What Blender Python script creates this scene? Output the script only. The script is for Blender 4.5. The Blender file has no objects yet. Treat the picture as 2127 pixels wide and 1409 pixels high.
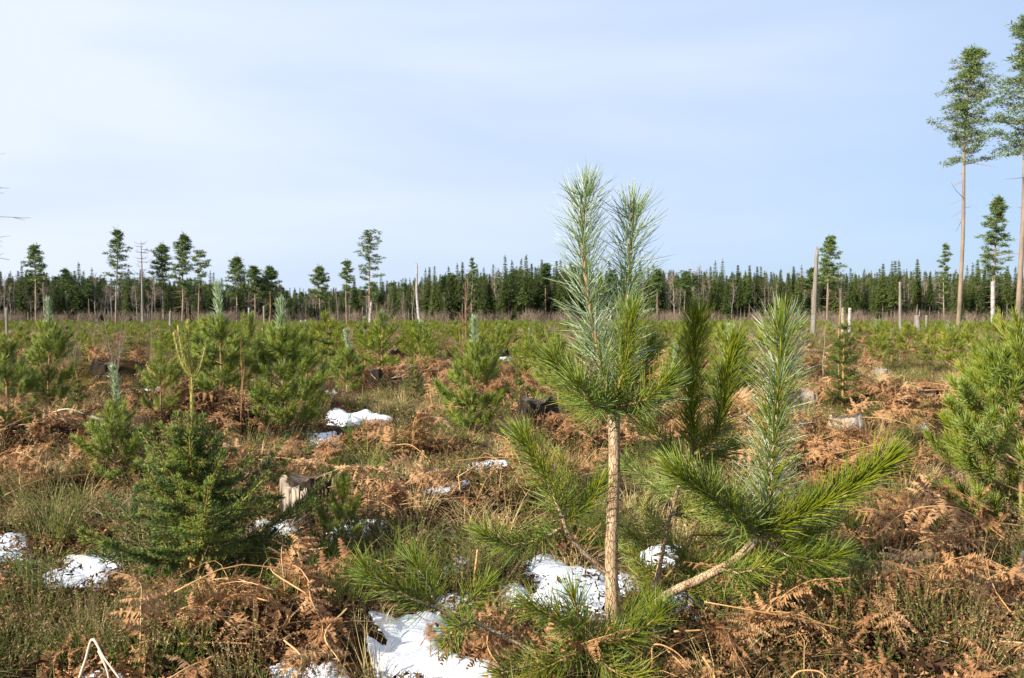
import bpy, math, random
import numpy as np
from mathutils import Matrix, Vector

rng = np.random.default_rng(11)
random.seed(5)
sc = bpy.context.scene
COL = sc.collection

# ------------------------------------------------------------------ camera, sky, sun
CAMH = 1.1
F = 1842.0; CX = 1063.5; CY = 704.5
PITCH = math.atan(49.5 / F)
cam = bpy.data.cameras.new('camera')
cam.sensor_width = 36.0
cam.lens = 36.0 * F / 2127.0
cam.clip_start = 0.05; cam.clip_end = 6000
cam.dof.use_dof = True; cam.dof.focus_distance = 3.2; cam.dof.aperture_fstop = 18
camo = bpy.data.objects.new('camera', cam); COL.objects.link(camo)
camo.location = (0, 0, CAMH); camo.rotation_euler = (math.pi / 2 - PITCH, 0, 0)
sc.camera = camo
sc.view_settings.view_transform = 'Standard'; sc.view_settings.look = 'None'
sc.view_settings.exposure = 0.92; sc.view_settings.gamma = 1; sc.view_settings.use_curve_mapping = False
sc.cycles.max_bounces = 6; sc.cycles.diffuse_bounces = 3; sc.cycles.glossy_bounces = 2
sc.cycles.transmission_bounces = 3; sc.cycles.transparent_max_bounces = 4

SUN_EL = math.radians(27); SUN_AZ = math.radians(233)       # azimuth clockwise from +Y: left and behind the camera
SUN_DIR = np.array([math.sin(SUN_AZ) * math.cos(SUN_EL), math.cos(SUN_AZ) * math.cos(SUN_EL), math.sin(SUN_EL)])
sun = bpy.data.lights.new('sun', 'SUN'); sun.energy = 5.0; sun.angle = math.radians(0.5); sun.color = (1.0, 0.91, 0.76)
suno = bpy.data.objects.new('sun', sun); COL.objects.link(suno)
suno.rotation_euler = Vector(SUN_DIR).to_track_quat('Z', 'Y').to_euler()
suno.location = (-20, -20, 30)

world = bpy.data.worlds.new('World'); sc.world = world; world.use_nodes = True
nt = world.node_tree; nt.nodes.clear()
def N(nt, t, **kw):
    n = nt.nodes.new(t)
    for k, v in kw.items():
        if k.startswith('i_'): n.inputs[k[2:].replace('_', ' ')].default_value = v
        else: setattr(n, k, v)
    return n
def ramp(nt, stops, interp='LINEAR'):
    r = nt.nodes.new('ShaderNodeValToRGB'); r.color_ramp.interpolation = interp
    el = r.color_ramp.elements
    while len(el) < len(stops): el.new(0.5)
    for e, (p, c) in zip(el, stops):
        e.position = p; e.color = (c[0], c[1], c[2], 1) if len(c) == 3 else c
    return r
sky = N(nt, 'ShaderNodeTexSky', sky_type='NISHITA'); sky.sun_disc = False
sky.sun_elevation = SUN_EL; sky.sun_rotation = SUN_AZ
sky.air_density = 1.0; sky.dust_density = 0.6; sky.ozone_density = 2.0
bg1 = N(nt, 'ShaderNodeBackground'); bg1.inputs['Strength'].default_value = 0.07
nt.links.new(sky.outputs[0], bg1.inputs['Color'])
# thin veil of high cloud over the blue
tc = N(nt, 'ShaderNodeTexCoord'); sep = N(nt, 'ShaderNodeSeparateXYZ'); nt.links.new(tc.outputs['Generated'], sep.inputs[0])
mp = N(nt, 'ShaderNodeMapping'); mp.inputs['Scale'].default_value = (1.0, 1.0, 5.0); mp.inputs['Rotation'].default_value = (0.0, 0.22, 0.0)
nt.links.new(tc.outputs['Generated'], mp.inputs[0])
n1 = N(nt, 'ShaderNodeTexNoise'); n1.inputs['Scale'].default_value = 1.3; n1.inputs['Detail'].default_value = 5; n1.inputs['Roughness'].default_value = 0.45
n1.inputs['Distortion'].default_value = 0.3
nt.links.new(mp.outputs[0], n1.inputs['Vector'])
mr = N(nt, 'ShaderNodeMapRange'); mr.inputs['From Min'].default_value = 0.30; mr.inputs['From Max'].default_value = 0.72
nt.links.new(n1.outputs['Fac'], mr.inputs['Value'])
# the veil thickens to the left and upwards, as in the photograph
az = N(nt, 'ShaderNodeMath', operation='MULTIPLY_ADD'); az.inputs[1].default_value = -0.8; az.inputs[2].default_value = 0.14
nt.links.new(sep.outputs['X'], az.inputs[0])
zz = N(nt, 'ShaderNodeMath', operation='MULTIPLY_ADD'); zz.inputs[1].default_value = 0.9
nt.links.new(sep.outputs['Z'], zz.inputs[0]); nt.links.new(az.outputs[0], zz.inputs[2])
ml = N(nt, 'ShaderNodeMath', operation='MULTIPLY_ADD'); ml.inputs[1].default_value = 0.55; ml.use_clamp = True
nt.links.new(mr.outputs[0], ml.inputs[0]); nt.links.new(zz.outputs[0], ml.inputs[2])
veil = N(nt, 'ShaderNodeMapRange'); veil.inputs['To Min'].default_value = 0.0; veil.inputs['To Max'].default_value = 1.0
nt.links.new(ml.outputs[0], veil.inputs['Value'])
bg2 = N(nt, 'ShaderNodeBackground'); bg2.inputs['Strength'].default_value = 1.0
vr = ramp(nt, [(0, (0.235, 0.335, 0.505)), (.5, (0.335, 0.413, 0.552)), (1, (0.445, 0.49, 0.575))]); nt.links.new(veil.outputs[0], vr.inputs[0]); nt.links.new(vr.outputs[0], bg2.inputs['Color'])
vf = N(nt, 'ShaderNodeMapRange'); vf.inputs['To Min'].default_value = 0.72; vf.inputs['To Max'].default_value = 1.0
nt.links.new(veil.outputs[0], vf.inputs['Value'])
mx = N(nt, 'ShaderNodeMixShader')
nt.links.new(vf.outputs[0], mx.inputs[0]); nt.links.new(bg1.outputs[0], mx.inputs[1]); nt.links.new(bg2.outputs[0], mx.inputs[2])
wo = N(nt, 'ShaderNodeOutputWorld'); nt.links.new(mx.outputs[0], wo.inputs[0])

# ------------------------------------------------------------------ coordinates
def at(px, py, d):
    u = (px - CX) / F; v = -(py - CY) / F
    dy = math.cos(PITCH) + v * math.sin(PITCH); dz = -math.sin(PITCH) + v * math.cos(PITCH)
    t = d / dy
    return np.array([u * t, d, CAMH + dz * t])
def proj(P):
    P = np.asarray(P, float); y = P[..., 1]; z = P[..., 2] - CAMH
    f = y * math.cos(PITCH) - z * math.sin(PITCH); up = y * math.sin(PITCH) + z * math.cos(PITCH)
    f = np.where(f < 0.05, 0.05, f)
    return CX + F * P[..., 0] / f, CY - F * up / f

def _h(ix, iy, s):
    v = np.sin(ix * 127.1 + iy * 311.7 + s * 74.7) * 43758.5453
    return v - np.floor(v)
def vnoise(x, y, s=0):
    x = np.asarray(x, float); y = np.asarray(y, float)
    ix = np.floor(x); iy = np.floor(y); fx = x - ix; fy = y - iy
    fx = fx * fx * (3 - 2 * fx); fy = fy * fy * (3 - 2 * fy)
    a = _h(ix, iy, s); b = _h(ix + 1, iy, s); c = _h(ix, iy + 1, s); d = _h(ix + 1, iy + 1, s)
    return (a * (1 - fx) + b * fx) * (1 - fy) + (c * (1 - fx) + d * fx) * fy - 0.5

# heaps of collapsed bracken: px, py of the centre on flat ground, half widths in metres, height
def flat(px, py):
    P = (py - 655.0); d = CAMH * F / P
    return (px - CX) / F * d, d
HEAPS = [(430, 925, .50, .5, .50), (570, 1335, .42, .30, .15), (60, 960, .75, .7, .30), (165, 1030, .35, .35, .18),
         (1705, 1010, .55, .75, .26), (1240, 950, .45, .7, .16), (1990, 1170, .45, .30, .12), (1960, 1350, .35, .22, .10),
         (1540, 1370, .30, .2, .08), (860, 1080, .55, .45, .10), (800, 965, .5, .4, .08), (235, 800, .9, 1.0, .38),
         (1880, 850, 1.2, 1.6, .2), (1320, 800, 1.5, 2.0, .2), (860, 800, 1.4, 1.5, .22), (330, 1400, .35, .2, .08),
         (1050, 1390, .28, .18, .05), (1080, 1060, .45, .4, .12), (1040, 850, 1.0, 1.0, .16), (1500, 900, .8, 1.2, .15),
         (600, 850, .8, .8, .16), (1600, 780, 2.0, 2.0, .2), (560, 1010, .35, .4, .10)]
HW = [(flat(a, b)[0], flat(a, b)[1], c, d, e) for a, b, c, d, e in HEAPS]
def heapw(x, y):
    best = np.zeros(np.shape(x)); hh = np.zeros(np.shape(x))
    for hx, hy, rx, ry, e in HW:
        q = ((x - hx) / rx) ** 2 + ((y - hy) / ry) ** 2
        w = np.clip(1.25 - q, 0, 1); best = np.maximum(best, w)
        hh = np.maximum(hh, e * np.clip(1 - q, 0, 1) ** 0.7)
    return best, hh
def H(x, y):
    x = np.asarray(x, float); y = np.asarray(y, float)
    d = np.hypot(x, y)
    h = 0.16 * vnoise(x / 3.3, y / 3.3, 1) + 0.10 * vnoise(x / 1.2, y / 1.2, 2) + 0.05 * vnoise(x / .42, y / .42, 3) + 0.02 * vnoise(x / .13, y / .13, 4)
    h = h * np.clip((d - 0.6) / 1.5, .3, 1)
    h = h - .45 * np.clip((d - 25) / 110, 0, 1) + 0.3 * vnoise(x / 19., y / 19., 5) * np.clip((d - 14) / 50, 0, 1) + 0.6 * vnoise(x / 70., y / 70., 6) * np.clip((d - 60) / 250, 0, .5)
    return h + heapw(x, y)[1] * 0.85
def hz(x, y): return float(H(np.array([x]), np.array([y]))[0])
def ground_at(px, py, dmin=1.6):
    ds = np.geomspace(dmin, 600, 2500)
    u = (px - CX) / F; v = -(py - CY) / F
    dy = math.cos(PITCH) + v * math.sin(PITCH); dz = -math.sin(PITCH) + v * math.cos(PITCH)
    t = ds / dy; X = u * t; Z = CAMH + dz * t
    g = H(X, ds); k = np.argmax(Z < g)
    if not (Z < g).any(): k = len(ds) - 1
    return float(X[k]), float(ds[k])

# ------------------------------------------------------------------ mesh building
class MB:
    def __init__(s): s.V = []; s.Q = []; s.T = []; s.qm = []; s.tm = []; s.a = []; s.n = 0
    def add(s, V, Q=None, T=None, m=0, v=None):
        V = np.asarray(V, float).reshape(-1, 3); s.V.append(V)
        s.a.append(np.full(len(V), 0.5) if v is None else np.broadcast_to(np.asarray(v, float), (len(V),)))
        if Q is not None and len(Q):
            Q = np.asarray(Q, int).reshape(-1, 4); s.Q.append(Q + s.n); s.qm.append(np.broadcast_to(np.asarray(m, int), (len(Q),)))
        if T is not None and len(T):
            T = np.asarray(T, int).reshape(-1, 3); s.T.append(T + s.n)
            s.tm.append(np.broadcast_to(np.asarray(m, int), (len(T),)))
        s.n += len(V)
    def merge(s, o, M=None, m=None):
        if not o.V: return
        V = np.concatenate(o.V)
        if M is not None:
            M = np.array(M); V = V @ M[:3, :3].T + M[:3, 3]
        a = np.concatenate(o.a)
        off = s.n; s.V.append(V); s.a.append(a); s.n += len(V)
        if o.Q: s.Q.append(np.concatenate(o.Q) + off); s.qm.append(np.concatenate(o.qm) if m is None else np.full(len(s.Q[-1]), m))
        if o.T: s.T.append(np.concatenate(o.T) + off); s.tm.append(np.concatenate(o.tm) if m is None else np.full(len(s.T[-1]), m))
    def mesh(s, name, mats, smooth=False):
        me = bpy.data.meshes.new(name)
        V = np.concatenate(s.V) if s.V else np.zeros((0, 3))
        Q = np.concatenate(s.Q) if s.Q else np.zeros((0, 4), int); T = np.concatenate(s.T) if s.T else np.zeros((0, 3), int)
        me.vertices.add(len(V)); me.vertices.foreach_set('co', V.astype(np.float32).ravel())
        nl = len(Q) * 4 + len(T) * 3
        me.loops.add(nl); me.loops.foreach_set('vertex_index', np.concatenate([Q.ravel(), T.ravel()]).astype(np.int32))
        me.polygons.add(len(Q) + len(T))
        st = np.concatenate([np.arange(len(Q)) * 4, len(Q) * 4 + np.arange(len(T)) * 3]).astype(np.int32)
        me.polygons.foreach_set('loop_start', st)
        mi = np.concatenate((s.qm if s.qm else []) + (s.tm if s.tm else []) + [np.zeros(0, int)]).astype(np.int32)
        me.polygons.foreach_set('material_index', mi)
        if smooth: me.polygons.foreach_set('use_smooth', np.ones(len(mi), bool))
        at_ = me.attributes.new('v', 'FLOAT', 'POINT'); at_.data.foreach_set('value', np.concatenate(s.a).astype(np.float32))
        for m in mats: me.materials.append(m)
        me.update(calc_edges=True)
        return me
    def build(s, name, mats, parent=None, smooth=False, loc=None):
        o = bpy.data.objects.new(name, s.mesh(name, mats, smooth)); COL.objects.link(o)
        if parent is not None: o.parent = parent
        if loc is not None: o.location = loc
        return o
def tag(o, label=None, cat=None, group=None, kind=None):
    if label: o['label'] = label
    if cat: o['category'] = cat
    if group: o['group'] = group
    if kind: o['kind'] = kind
    return o
def empty(name, loc, rz=0.0, s=1.0):
    o = bpy.data.objects.new(name, None); COL.objects.link(o); o.location = loc; o.rotation_euler = (0, 0, rz); o.scale = (s, s, s)
    o.empty_display_size = 0.1
    return o
def inst(name, me, parent, M=None):
    o = bpy.data.objects.new(name, me); COL.objects.link(o); o.parent = parent
    if M is not None: o.matrix_local = M
    return o
def nrm(v):
    v = np.asarray(v, float); return v / np.maximum(np.linalg.norm(v, axis=-1, keepdims=True), 1e-9)
def spline(pts, n):
    P = np.asarray(pts, float)
    if len(P) == 2: t = np.linspace(0, 1, n)[:, None]; return P[0] * (1 - t) + P[1] * t
    Pe = np.vstack([2 * P[0] - P[1], P, 2 * P[-1] - P[-2]]); out = []
    for k in np.linspace(0, len(P) - 1 - 1e-6, n):
        i = int(k); t = k - i; a, b, c, d = Pe[i], Pe[i + 1], Pe[i + 2], Pe[i + 3]
        out.append(0.5 * ((2 * b) + (-a + c) * t + (2 * a - 5 * b + 4 * c - d) * t * t + (-a + 3 * b - 3 * c + d) * t ** 3))
    return np.array(out)
def frames(P):
    T = nrm(np.gradient(P, axis=0)); ref = np.array([0, 0, 1.]) if abs(T[0][2]) < .9 else np.array([0., 1, 0])
    A = []; a = nrm(np.cross(T[0], ref))
    for t in T: a = nrm(a - t * np.dot(a, t)); A.append(a)
    A = np.array(A); return T, A, np.cross(T, A)
def tube(mb, P, r, k=6, m=0, v=0.5, cap=True, rough=0.0, rs=None):
    P = np.asarray(P, float); n = len(P); r = np.broadcast_to(np.asarray(r, float), (n,))
    T, A, B = frames(P); th = np.arange(k) * 2 * math.pi / k
    rr = r[:, None] * np.ones(k)[None]
    if rough:
        g = rs or rng; rr = rr * (1 + rough * (g.random((n, k)) - .5) * 2)
    V = P[:, None] + rr[..., None] * (np.cos(th)[None, :, None] * A[:, None] + np.sin(th)[None, :, None] * B[:, None])
    i = np.arange(n - 1)[:, None] * k; j = np.arange(k)[None]; j2 = (j + 1) % k
    Q = np.stack([i + j, i + j2, i + k + j2, i + k + j], -1).reshape(-1, 4)
    V = V.reshape(-1, 3); TT = None
    if cap:
        V = np.vstack([V, P[0], P[-1]]); c0 = n * k; c1 = c0 + 1; b = (n - 1) * k; jj = np.arange(k)
        TT = np.concatenate([np.stack([np.full(k, c0), (jj + 1) % k, jj], -1), np.stack([np.full(k, c1), b + jj, b + (jj + 1) % k], -1)])
    mb.add(V, Q, TT, m, v)

# needles: curved three-sided blades, the flat inner side in its own material
def needles(mb, B, D, Nn, L, w, curve, v, mo, mi, lod):
    n = len(B)
    if n == 0: return
    D = nrm(D); S = nrm(np.cross(D, Nn)); Nn = np.cross(S, D)
    L = np.broadcast_to(L, (n,))[:, None]; w = np.broadcast_to(w, (n,))[:, None]; curve = np.broadcast_to(curve, (n,))[:, None]; mo = int(mo)
    if lod == 'C':
        Vv = np.stack([B - S * w * .5, B + S * w * .5, B + D * L + Nn * curve * L], 1)
        mb.add(Vv, None, np.arange(n * 3).reshape(n, 3), np.where(rng.random(n) < .2, mi, mo), np.repeat(v, 3)); return
    ss, pp = ((0, .33, .72), (.75, 1, .8)) if lod == 'A' else ((0, .55), (.85, 1.))
    secs = []
    for s_, p_ in zip(ss, pp):
        C = B + D * L * s_ + Nn * curve * L * s_ * s_
        secs += [C + S * w * p_ / 2, C - S * w * p_ / 2, C - Nn * w * p_ * .42]
    secs.append(B + D * L + Nn * curve * L); k = len(secs)
    V = np.stack(secs, 1).reshape(-1, 3); base = np.arange(n)[:, None] * k
    for q in range(len(ss) - 1):
        o = q * 3
        for a, b, m in ((0, 1, mi), (1, 2, mo), (2, 0, mo)):
            mb.Q.append((base + np.array([[o + a, o + b, o + 3 + b, o + 3 + a]])) + mb.n); mb.qm.append(np.full(n, m))
    o = (len(ss) - 1) * 3
    for a, b, m in ((0, 1, mi), (1, 2, mo), (2, 0, mo)):
        mb.T.append((base + np.array([[o + a, o + b, k - 1]])) + mb.n); mb.tm.append(np.full(n, m))
    mb.V.append(V); mb.a.append(np.repeat(v, k)); mb.n += n * k

def shoot(nb, pts, Ln=.06, dens=1500, w=.0016, mo=0, mi=1, lod='B', a0=55, a1=22, start=0., lift=.25, curve=.12, droop=0., rs=0.003, spread=1.0):
    """needles in pairs round a shoot that runs through pts"""
    n = max(8, int(len(pts) * 5)); P = spline(pts, n); seg = np.linalg.norm(np.diff(P, axis=0), axis=1); Lt = seg.sum()
    cum = np.concatenate([[0], np.cumsum(seg)]) / max(Lt, 1e-6)
    T, A, Bn = frames(P)
    m = max(6, int(Lt * (1 - start) * dens / 2)); alt = 0.
    if isinstance(mo, tuple): mo, amo, alt = mo
    t = start + (1 - start) * (np.arange(m) + rng.random(m)) / m
    tipn = max(3, m // 14); t = np.concatenate([t, np.full(tipn, 1.0)]); m = len(t)
    t = np.clip(t + .012 * np.sin(t * 90 + rng.random() * 6), 0, 1)
    def ip(arr): return np.stack([np.interp(t, cum, arr[:, i]) for i in range(3)], 1)
    C = ip(P); TT = nrm(ip(T)); AA = nrm(ip(A)); BB = np.cross(TT, AA)
    phi = np.arange(m) * 2.39996 + rng.normal(0, .25, m)
    R = np.cos(phi)[:, None] * AA + np.sin(phi)[:, None] * BB
    ang = np.radians(np.interp(t, [0, .75, 1], [a0, (a0 + a1) / 2, a1]) + rng.normal(0, 11, m)) * spread
    ang[-tipn:] *= rng.random(tipn) * 1.1
    for sgn in (-1, 1):
        a = ang + rng.normal(0, .09, m)
        side = np.cross(TT, R) * (sgn * .13 + rng.normal(0, .05, m))[:, None]
        D = TT * np.cos(a)[:, None] + R * np.sin(a)[:, None] + side
        D = D + np.array([0, 0, 1.]) * lift * np.linalg.norm(TT[:, :2], axis=1)[:, None] * .6 - np.array([0, 0, droop])
        inner = TT * np.sin(a)[:, None] - R * np.cos(a)[:, None]
        inner = inner + side * 0 + rng.normal(0, .35, (m, 3))
        ll = Ln * (0.58 + .5 * rng.random(m) ** .7) * np.interp(t, [start, start + .12, .95, 1], [.7, 1, 1, .85])
        ww = w * (.8 + .4 * rng.random(m)); cc = curve * (rng.random(m) * 2.6 - .7); vv = np.clip(rng.random(m) * .8 + .2 * np.sin(t * 17 + phi), 0, 1); k1 = rng.random(m) >= alt
        needles(nb, (C + R * rs)[k1], D[k1], inner[k1], ll[k1], ww[k1], cc[k1], vv[k1], mo, mi, lod)
        if alt: k2 = ~k1; needles(nb, (C + R * rs)[k2], D[k2], inner[k2], ll[k2], ww[k2], cc[k2], vv[k2], amo, mi, lod)
    return P

# ------------------------------------------------------------------ materials
def newmat(name):
    m = bpy.data.materials.new(name); m.use_nodes = True; t = m.node_tree; t.nodes.clear()
    out = N(t, 'ShaderNodeOutputMaterial'); p = N(t, 'ShaderNodeBsdfPrincipled'); t.links.new(p.outputs[0], out.inputs[0])
    return m, t, p, out
def leafmat(name, cols, rough=.5, spec=.4, transl=0.0, objvar=.45, tcol=None, hue=None):
    """colour from a per-piece value and the piece's own random number"""
    m, t, p, out = newmat(name)
    a = N(t, 'ShaderNodeAttribute', attribute_name='v'); oi = N(t, 'ShaderNodeObjectInfo')
    f = N(t, 'ShaderNodeMath', operation='MULTIPLY'); f.inputs[1].default_value = 1 - objvar; t.links.new(a.outputs['Fac'], f.inputs[0])
    g = N(t, 'ShaderNodeMath', operation='MULTIPLY_ADD'); g.inputs[1].default_value = objvar; t.links.new(oi.outputs['Random'], g.inputs[0]); t.links.new(f.outputs[0], g.inputs[2])
    r = ramp(t, [(i / (len(cols) - 1), c) for i, c in enumerate(cols)]); t.links.new(g.outputs[0], r.inputs[0])
    t.links.new(r.outputs[0], p.inputs['Base Color']); p.inputs['Roughness'].default_value = rough
    p.inputs['Specular IOR Level'].default_value = spec
    if transl > 0:
        tr = N(t, 'ShaderNodeBsdfTranslucent'); mxs = N(t, 'ShaderNodeMixShader'); mxs.inputs[0].default_value = transl
        if tcol: tr.inputs[0].default_value = (*tcol, 1)
        else: t.links.new(r.outputs[0], tr.inputs[0])
        t.links.new(p.outputs[0], mxs.inputs[1]); t.links.new(tr.outputs[0], mxs.inputs[2]); t.links.new(mxs.outputs[0], out.inputs[0])
    return m
def noisemat(name, cols, scale=6., detail=6, rough=.85, bump=.4, stretch=(1, 1, 1), spec=.2, bscale=None, dist=0.0, bdist=.02, vor=False):
    m, t, p, out = newmat(name)
    tc = N(t, 'ShaderNodeTexCoord'); mp = N(t, 'ShaderNodeMapping'); mp.inputs['Scale'].default_value = stretch
    t.links.new(tc.outputs['Object'], mp.inputs[0])
    n = N(t, 'ShaderNodeTexNoise'); n.inputs['Scale'].default_value = scale; n.inputs['Detail'].default_value = detail; n.inputs['Roughness'].default_value = .65
    n.inputs['Distortion'].default_value = dist
    t.links.new(mp.outputs[0], n.inputs['Vector'])
    r = ramp(t, [(.28 + .46 * i / (len(cols) - 1), c) for i, c in enumerate(cols)]); t.links.new(n.outputs['Fac'], r.inputs[0])
    b = N(t, 'ShaderNodeBump'); b.inputs['Strength'].default_value = bump; b.inputs['Distance'].default_value = bdist
    if vor:
        vo = N(t, 'ShaderNodeTexVoronoi', feature='DISTANCE_TO_EDGE'); vo.inputs['Scale'].default_value = bscale or scale
        t.links.new(mp.outputs[0], vo.inputs['Vector'])
        mrr = N(t, 'ShaderNodeMapRange'); mrr.inputs['From Max'].default_value = .09; t.links.new(vo.outputs['Distance'], mrr.inputs['Value'])
        mm = N(t, 'ShaderNodeMix', data_type='RGBA', blend_type='MULTIPLY'); mm.inputs[0].default_value = .75
        t.links.new(r.outputs[0], mm.inputs[6])
        r2 = ramp(t, [(0, (.55, .45, .38)), (1, (1, 1, 1))]); t.links.new(mrr.outputs[0], r2.inputs[0]); t.links.new(r2.outputs[0], mm.inputs[7])
        t.links.new(mm.outputs[2], p.inputs['Base Color'])
        ad = N(t, 'ShaderNodeMath', operation='MULTIPLY_ADD'); ad.inputs[1].default_value = .5; t.links.new(n.outputs['Fac'], ad.inputs[0]); t.links.new(mrr.outputs[0], ad.inputs[2])
        t.links.new(ad.outputs[0], b.inputs['Height'])
    else:
        t.links.new(r.outputs[0], p.inputs['Base Color']); t.links.new(n.outputs['Fac'], b.inputs['Height'])
    t.links.new(b.outputs[0], p.inputs['Normal']); p.inputs['Roughness'].default_value = rough; p.inputs['Specular IOR Level'].default_value = spec
    return m

M_green = leafmat('pine_needle_green', [(.085, .125, .004), (.225, .275, .010), (.42, .44, .035)], .42, .32, .36, .25)
M_inner = leafmat('pine_needle_inner', [(.14, .22, .03), (.24, .32, .06), (.36, .43, .15)], .38, .45, .2, .25)
M_silver = leafmat('pine_needle_silvery', [(.11, .18, .03), (.19, .28, .10), (.32, .41, .23)], .34, .6, .18, .15)
M_yellow = leafmat('pine_needle_yellowing', [(.18, .23, .02), (.33, .35, .035), (.50, .42, .08)], .42, .4, .25, .2)
M_frost = leafmat('pine_needle_waxy_inner', [(.24, .33, .15), (.42, .50, .32), (.62, .67, .53)], .3, .7, .08, .15)
M_twig = noisemat('pine_twig_bark', [(.22, .13, .06), (.40, .26, .13)], 60, 4, .8, .5)
M_bark = noisemat('young_pine_bark', [(.24, .15, .085), (.46, .33, .20), (.64, .52, .36)], 22, 7, .85, .9, (1, 1, .30), bscale=120, vor=True, bdist=.005, dist=1.5)
PINE = [M_green, M_inner, M_silver, M_twig, M_yellow, M_frost]
M_sgreen = leafmat('spruce_needle', [(.02, .046, .005), (.05, .095, .010), (.13, .18, .025)], .45, .4, .12, .2)
M_sgreen2 = leafmat('spruce_needle_fresh', [(.14, .19, .02), (.25, .30, .04)], .42, .4, .15, .2)
M_stwig = noisemat('spruce_twig_bark', [(.26, .15, .05), (.42, .27, .10)], 50, 4, .8, .4)
M_lead = leafmat('spruce_leader_bark', [(.12, .11, .02), (.27, .25, .05), (.40, .35, .10)], .6, .3, 0, .2)
SPRUCE = [M_sgreen, M_sgreen2, M_stwig, M_lead]
M_brack = leafmat('dead_bracken', [(.10, .042, .018), (.25, .122, .052), (.41, .228, .105), (.54, .37, .215)], .7, .25, .15, .5)
M_brstalk = leafmat('bracken_stalk', [(.34, .15, .05), (.52, .30, .12), (.60, .42, .22)], .45, .4, 0, .6)
M_straw = leafmat('dry_grass', [(.30, .22, .08), (.52, .41, .18), (.66, .55, .30)], .6, .3, .2, .5)
M_grass = leafmat('green_grass', [(.09, .13, .015), (.18, .22, .03), (.28, .29, .06)], .5, .35, .25, .5)
M_heath = leafmat('heather_leaf', [(.03, .055, .010), (.08, .12, .016), (.15, .18, .03)], .7, .2, .1, .5)
M_heathb = leafmat('heather_seed_head', [(.11, .07, .03), (.27, .19, .09), (.50, .39, .23)], .8, .15, .1, .4)
M_bilb = leafmat('bilberry_stem', [(.07, .10, .015), (.15, .18, .03)], .5, .3, .1, .5)
M_litter = leafmat('leaf_litter', [(.022, .013, .008), (.07, .036, .018), (.20, .11, .05)], .85, .15, 0, .4)
M_moss = leafmat('moss', [(.05, .08, .01), (.12, .17, .015), (.22, .26, .03)], .8, .2, .1, .5)
M_dstick = leafmat('grey_dead_wood', [(.14, .115, .09), (.33, .28, .23), (.48, .43, .37)], .8, .2, 0, .6)

# ground
M_soil, t, p, out = newmat('clearing_soil')
tcn = N(t, 'ShaderNodeTexCoord'); n1 = N(t, 'ShaderNodeTexNoise'); n1.inputs['Scale'].default_value = 1.1; n1.inputs['Detail'].default_value = 8; n1.inputs['Roughness'].default_value = .7
n2 = N(t, 'ShaderNodeTexNoise'); n2.inputs['Scale'].default_value = 45; n2.inputs['Detail'].default_value = 6; n2.inputs['Roughness'].default_value = .8
n3 = N(t, 'ShaderNodeTexNoise'); n3.inputs['Scale'].default_value = .16; n3.inputs['Detail'].default_value = 7; n3.inputs['Roughness'].default_value = .7
for n in (n1, n2, n3): t.links.new(tcn.outputs['Object'], n.inputs['Vector'])
r1 = ramp(t, [(.35, (.018, .011, .007)), (.5, (.05, .027, .014)), (.62, (.10, .055, .028))]); t.links.new(n1.outputs['Fac'], r1.inputs[0])
r2 = ramp(t, [(.3, (.35, .3, .25)), (.7, (1.5, 1.4, 1.3))]); t.links.new(n2.outputs['Fac'], r2.inputs[0])
r3 = ramp(t, [(.40, (1.2, 1.0, .8)), (.6, (.75, 1.25, .5))]); t.links.new(n3.outputs['Fac'], r3.inputs[0])
m1 = N(t, 'ShaderNodeMix', data_type='RGBA', blend_type='MULTIPLY'); m1.inputs[0].default_value = 1; t.links.new(r1.outputs[0], m1.inputs[6]); t.links.new(r2.outputs[0], m1.inputs[7])
m2 = N(t, 'ShaderNodeMix', data_type='RGBA', blend_type='MULTIPLY'); m2.inputs[0].default_value = 1; t.links.new(m1.outputs[2], m2.inputs[6]); t.links.new(r3.outputs[0], m2.inputs[7])
t.links.new(m2.outputs[2], p.inputs['Base Color']); p.inputs['Roughness'].default_value = .95; p.inputs['Specular IOR Level'].default_value = .1
bb = N(t, 'ShaderNodeBump'); bb.inputs['Strength'].default_value = .9; bb.inputs['Distance'].default_value = .02; t.links.new(n2.outputs['Fac'], bb.inputs['Height']); t.links.new(bb.outputs[0], p.inputs['Normal'])

# snow
M_snow, t, p, out = newmat('old_snow')
p.inputs['Base Color'].default_value = (.78, .82, .88, 1); p.inputs['Roughness'].default_value = .55
p.inputs['Subsurface Weight'].default_value = .25; p.inputs['Subsurface Radius'].default_value = (.02, .025, .035); p.inputs['Subsurface Scale'].default_value = .5
tcn = N(t, 'ShaderNodeTexCoord'); n1 = N(t, 'ShaderNodeTexNoise'); n1.inputs['Scale'].default_value = 22; n1.inputs['Detail'].default_value = 9; n1.inputs['Roughness'].default_value = .65
n2 = N(t, 'ShaderNodeTexNoise'); n2.inputs['Scale'].default_value = 320; n2.inputs['Detail'].default_value = 3
t.links.new(tcn.outputs['Object'], n1.inputs['Vector']); t.links.new(tcn.outputs['Object'], n2.inputs['Vector'])
ad = N(t, 'ShaderNodeMath', operation='MULTIPLY_ADD'); ad.inputs[1].default_value = .25; t.links.new(n2.outputs['Fac'], ad.inputs[0]); t.links.new(n1.outputs['Fac'], ad.inputs[2])
bb = N(t, 'ShaderNodeBump'); bb.inputs['Strength'].default_value = .7; bb.inputs['Distance'].default_value = .02; t.links.new(ad.outputs[0], bb.inputs['Height']); t.links.new(bb.outputs[0], p.inputs['Normal'])
r1 = ramp(t, [(.10, (.34, .28, .21)), (.20, (.62, .66, .73)), (1, (.72, .75, .81))])
n3 = N(t, 'ShaderNodeTexNoise'); n3.inputs['Scale'].default_value = 60; n3.inputs['Detail'].default_value = 8; n3.inputs['Roughness'].default_value = .8
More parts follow.
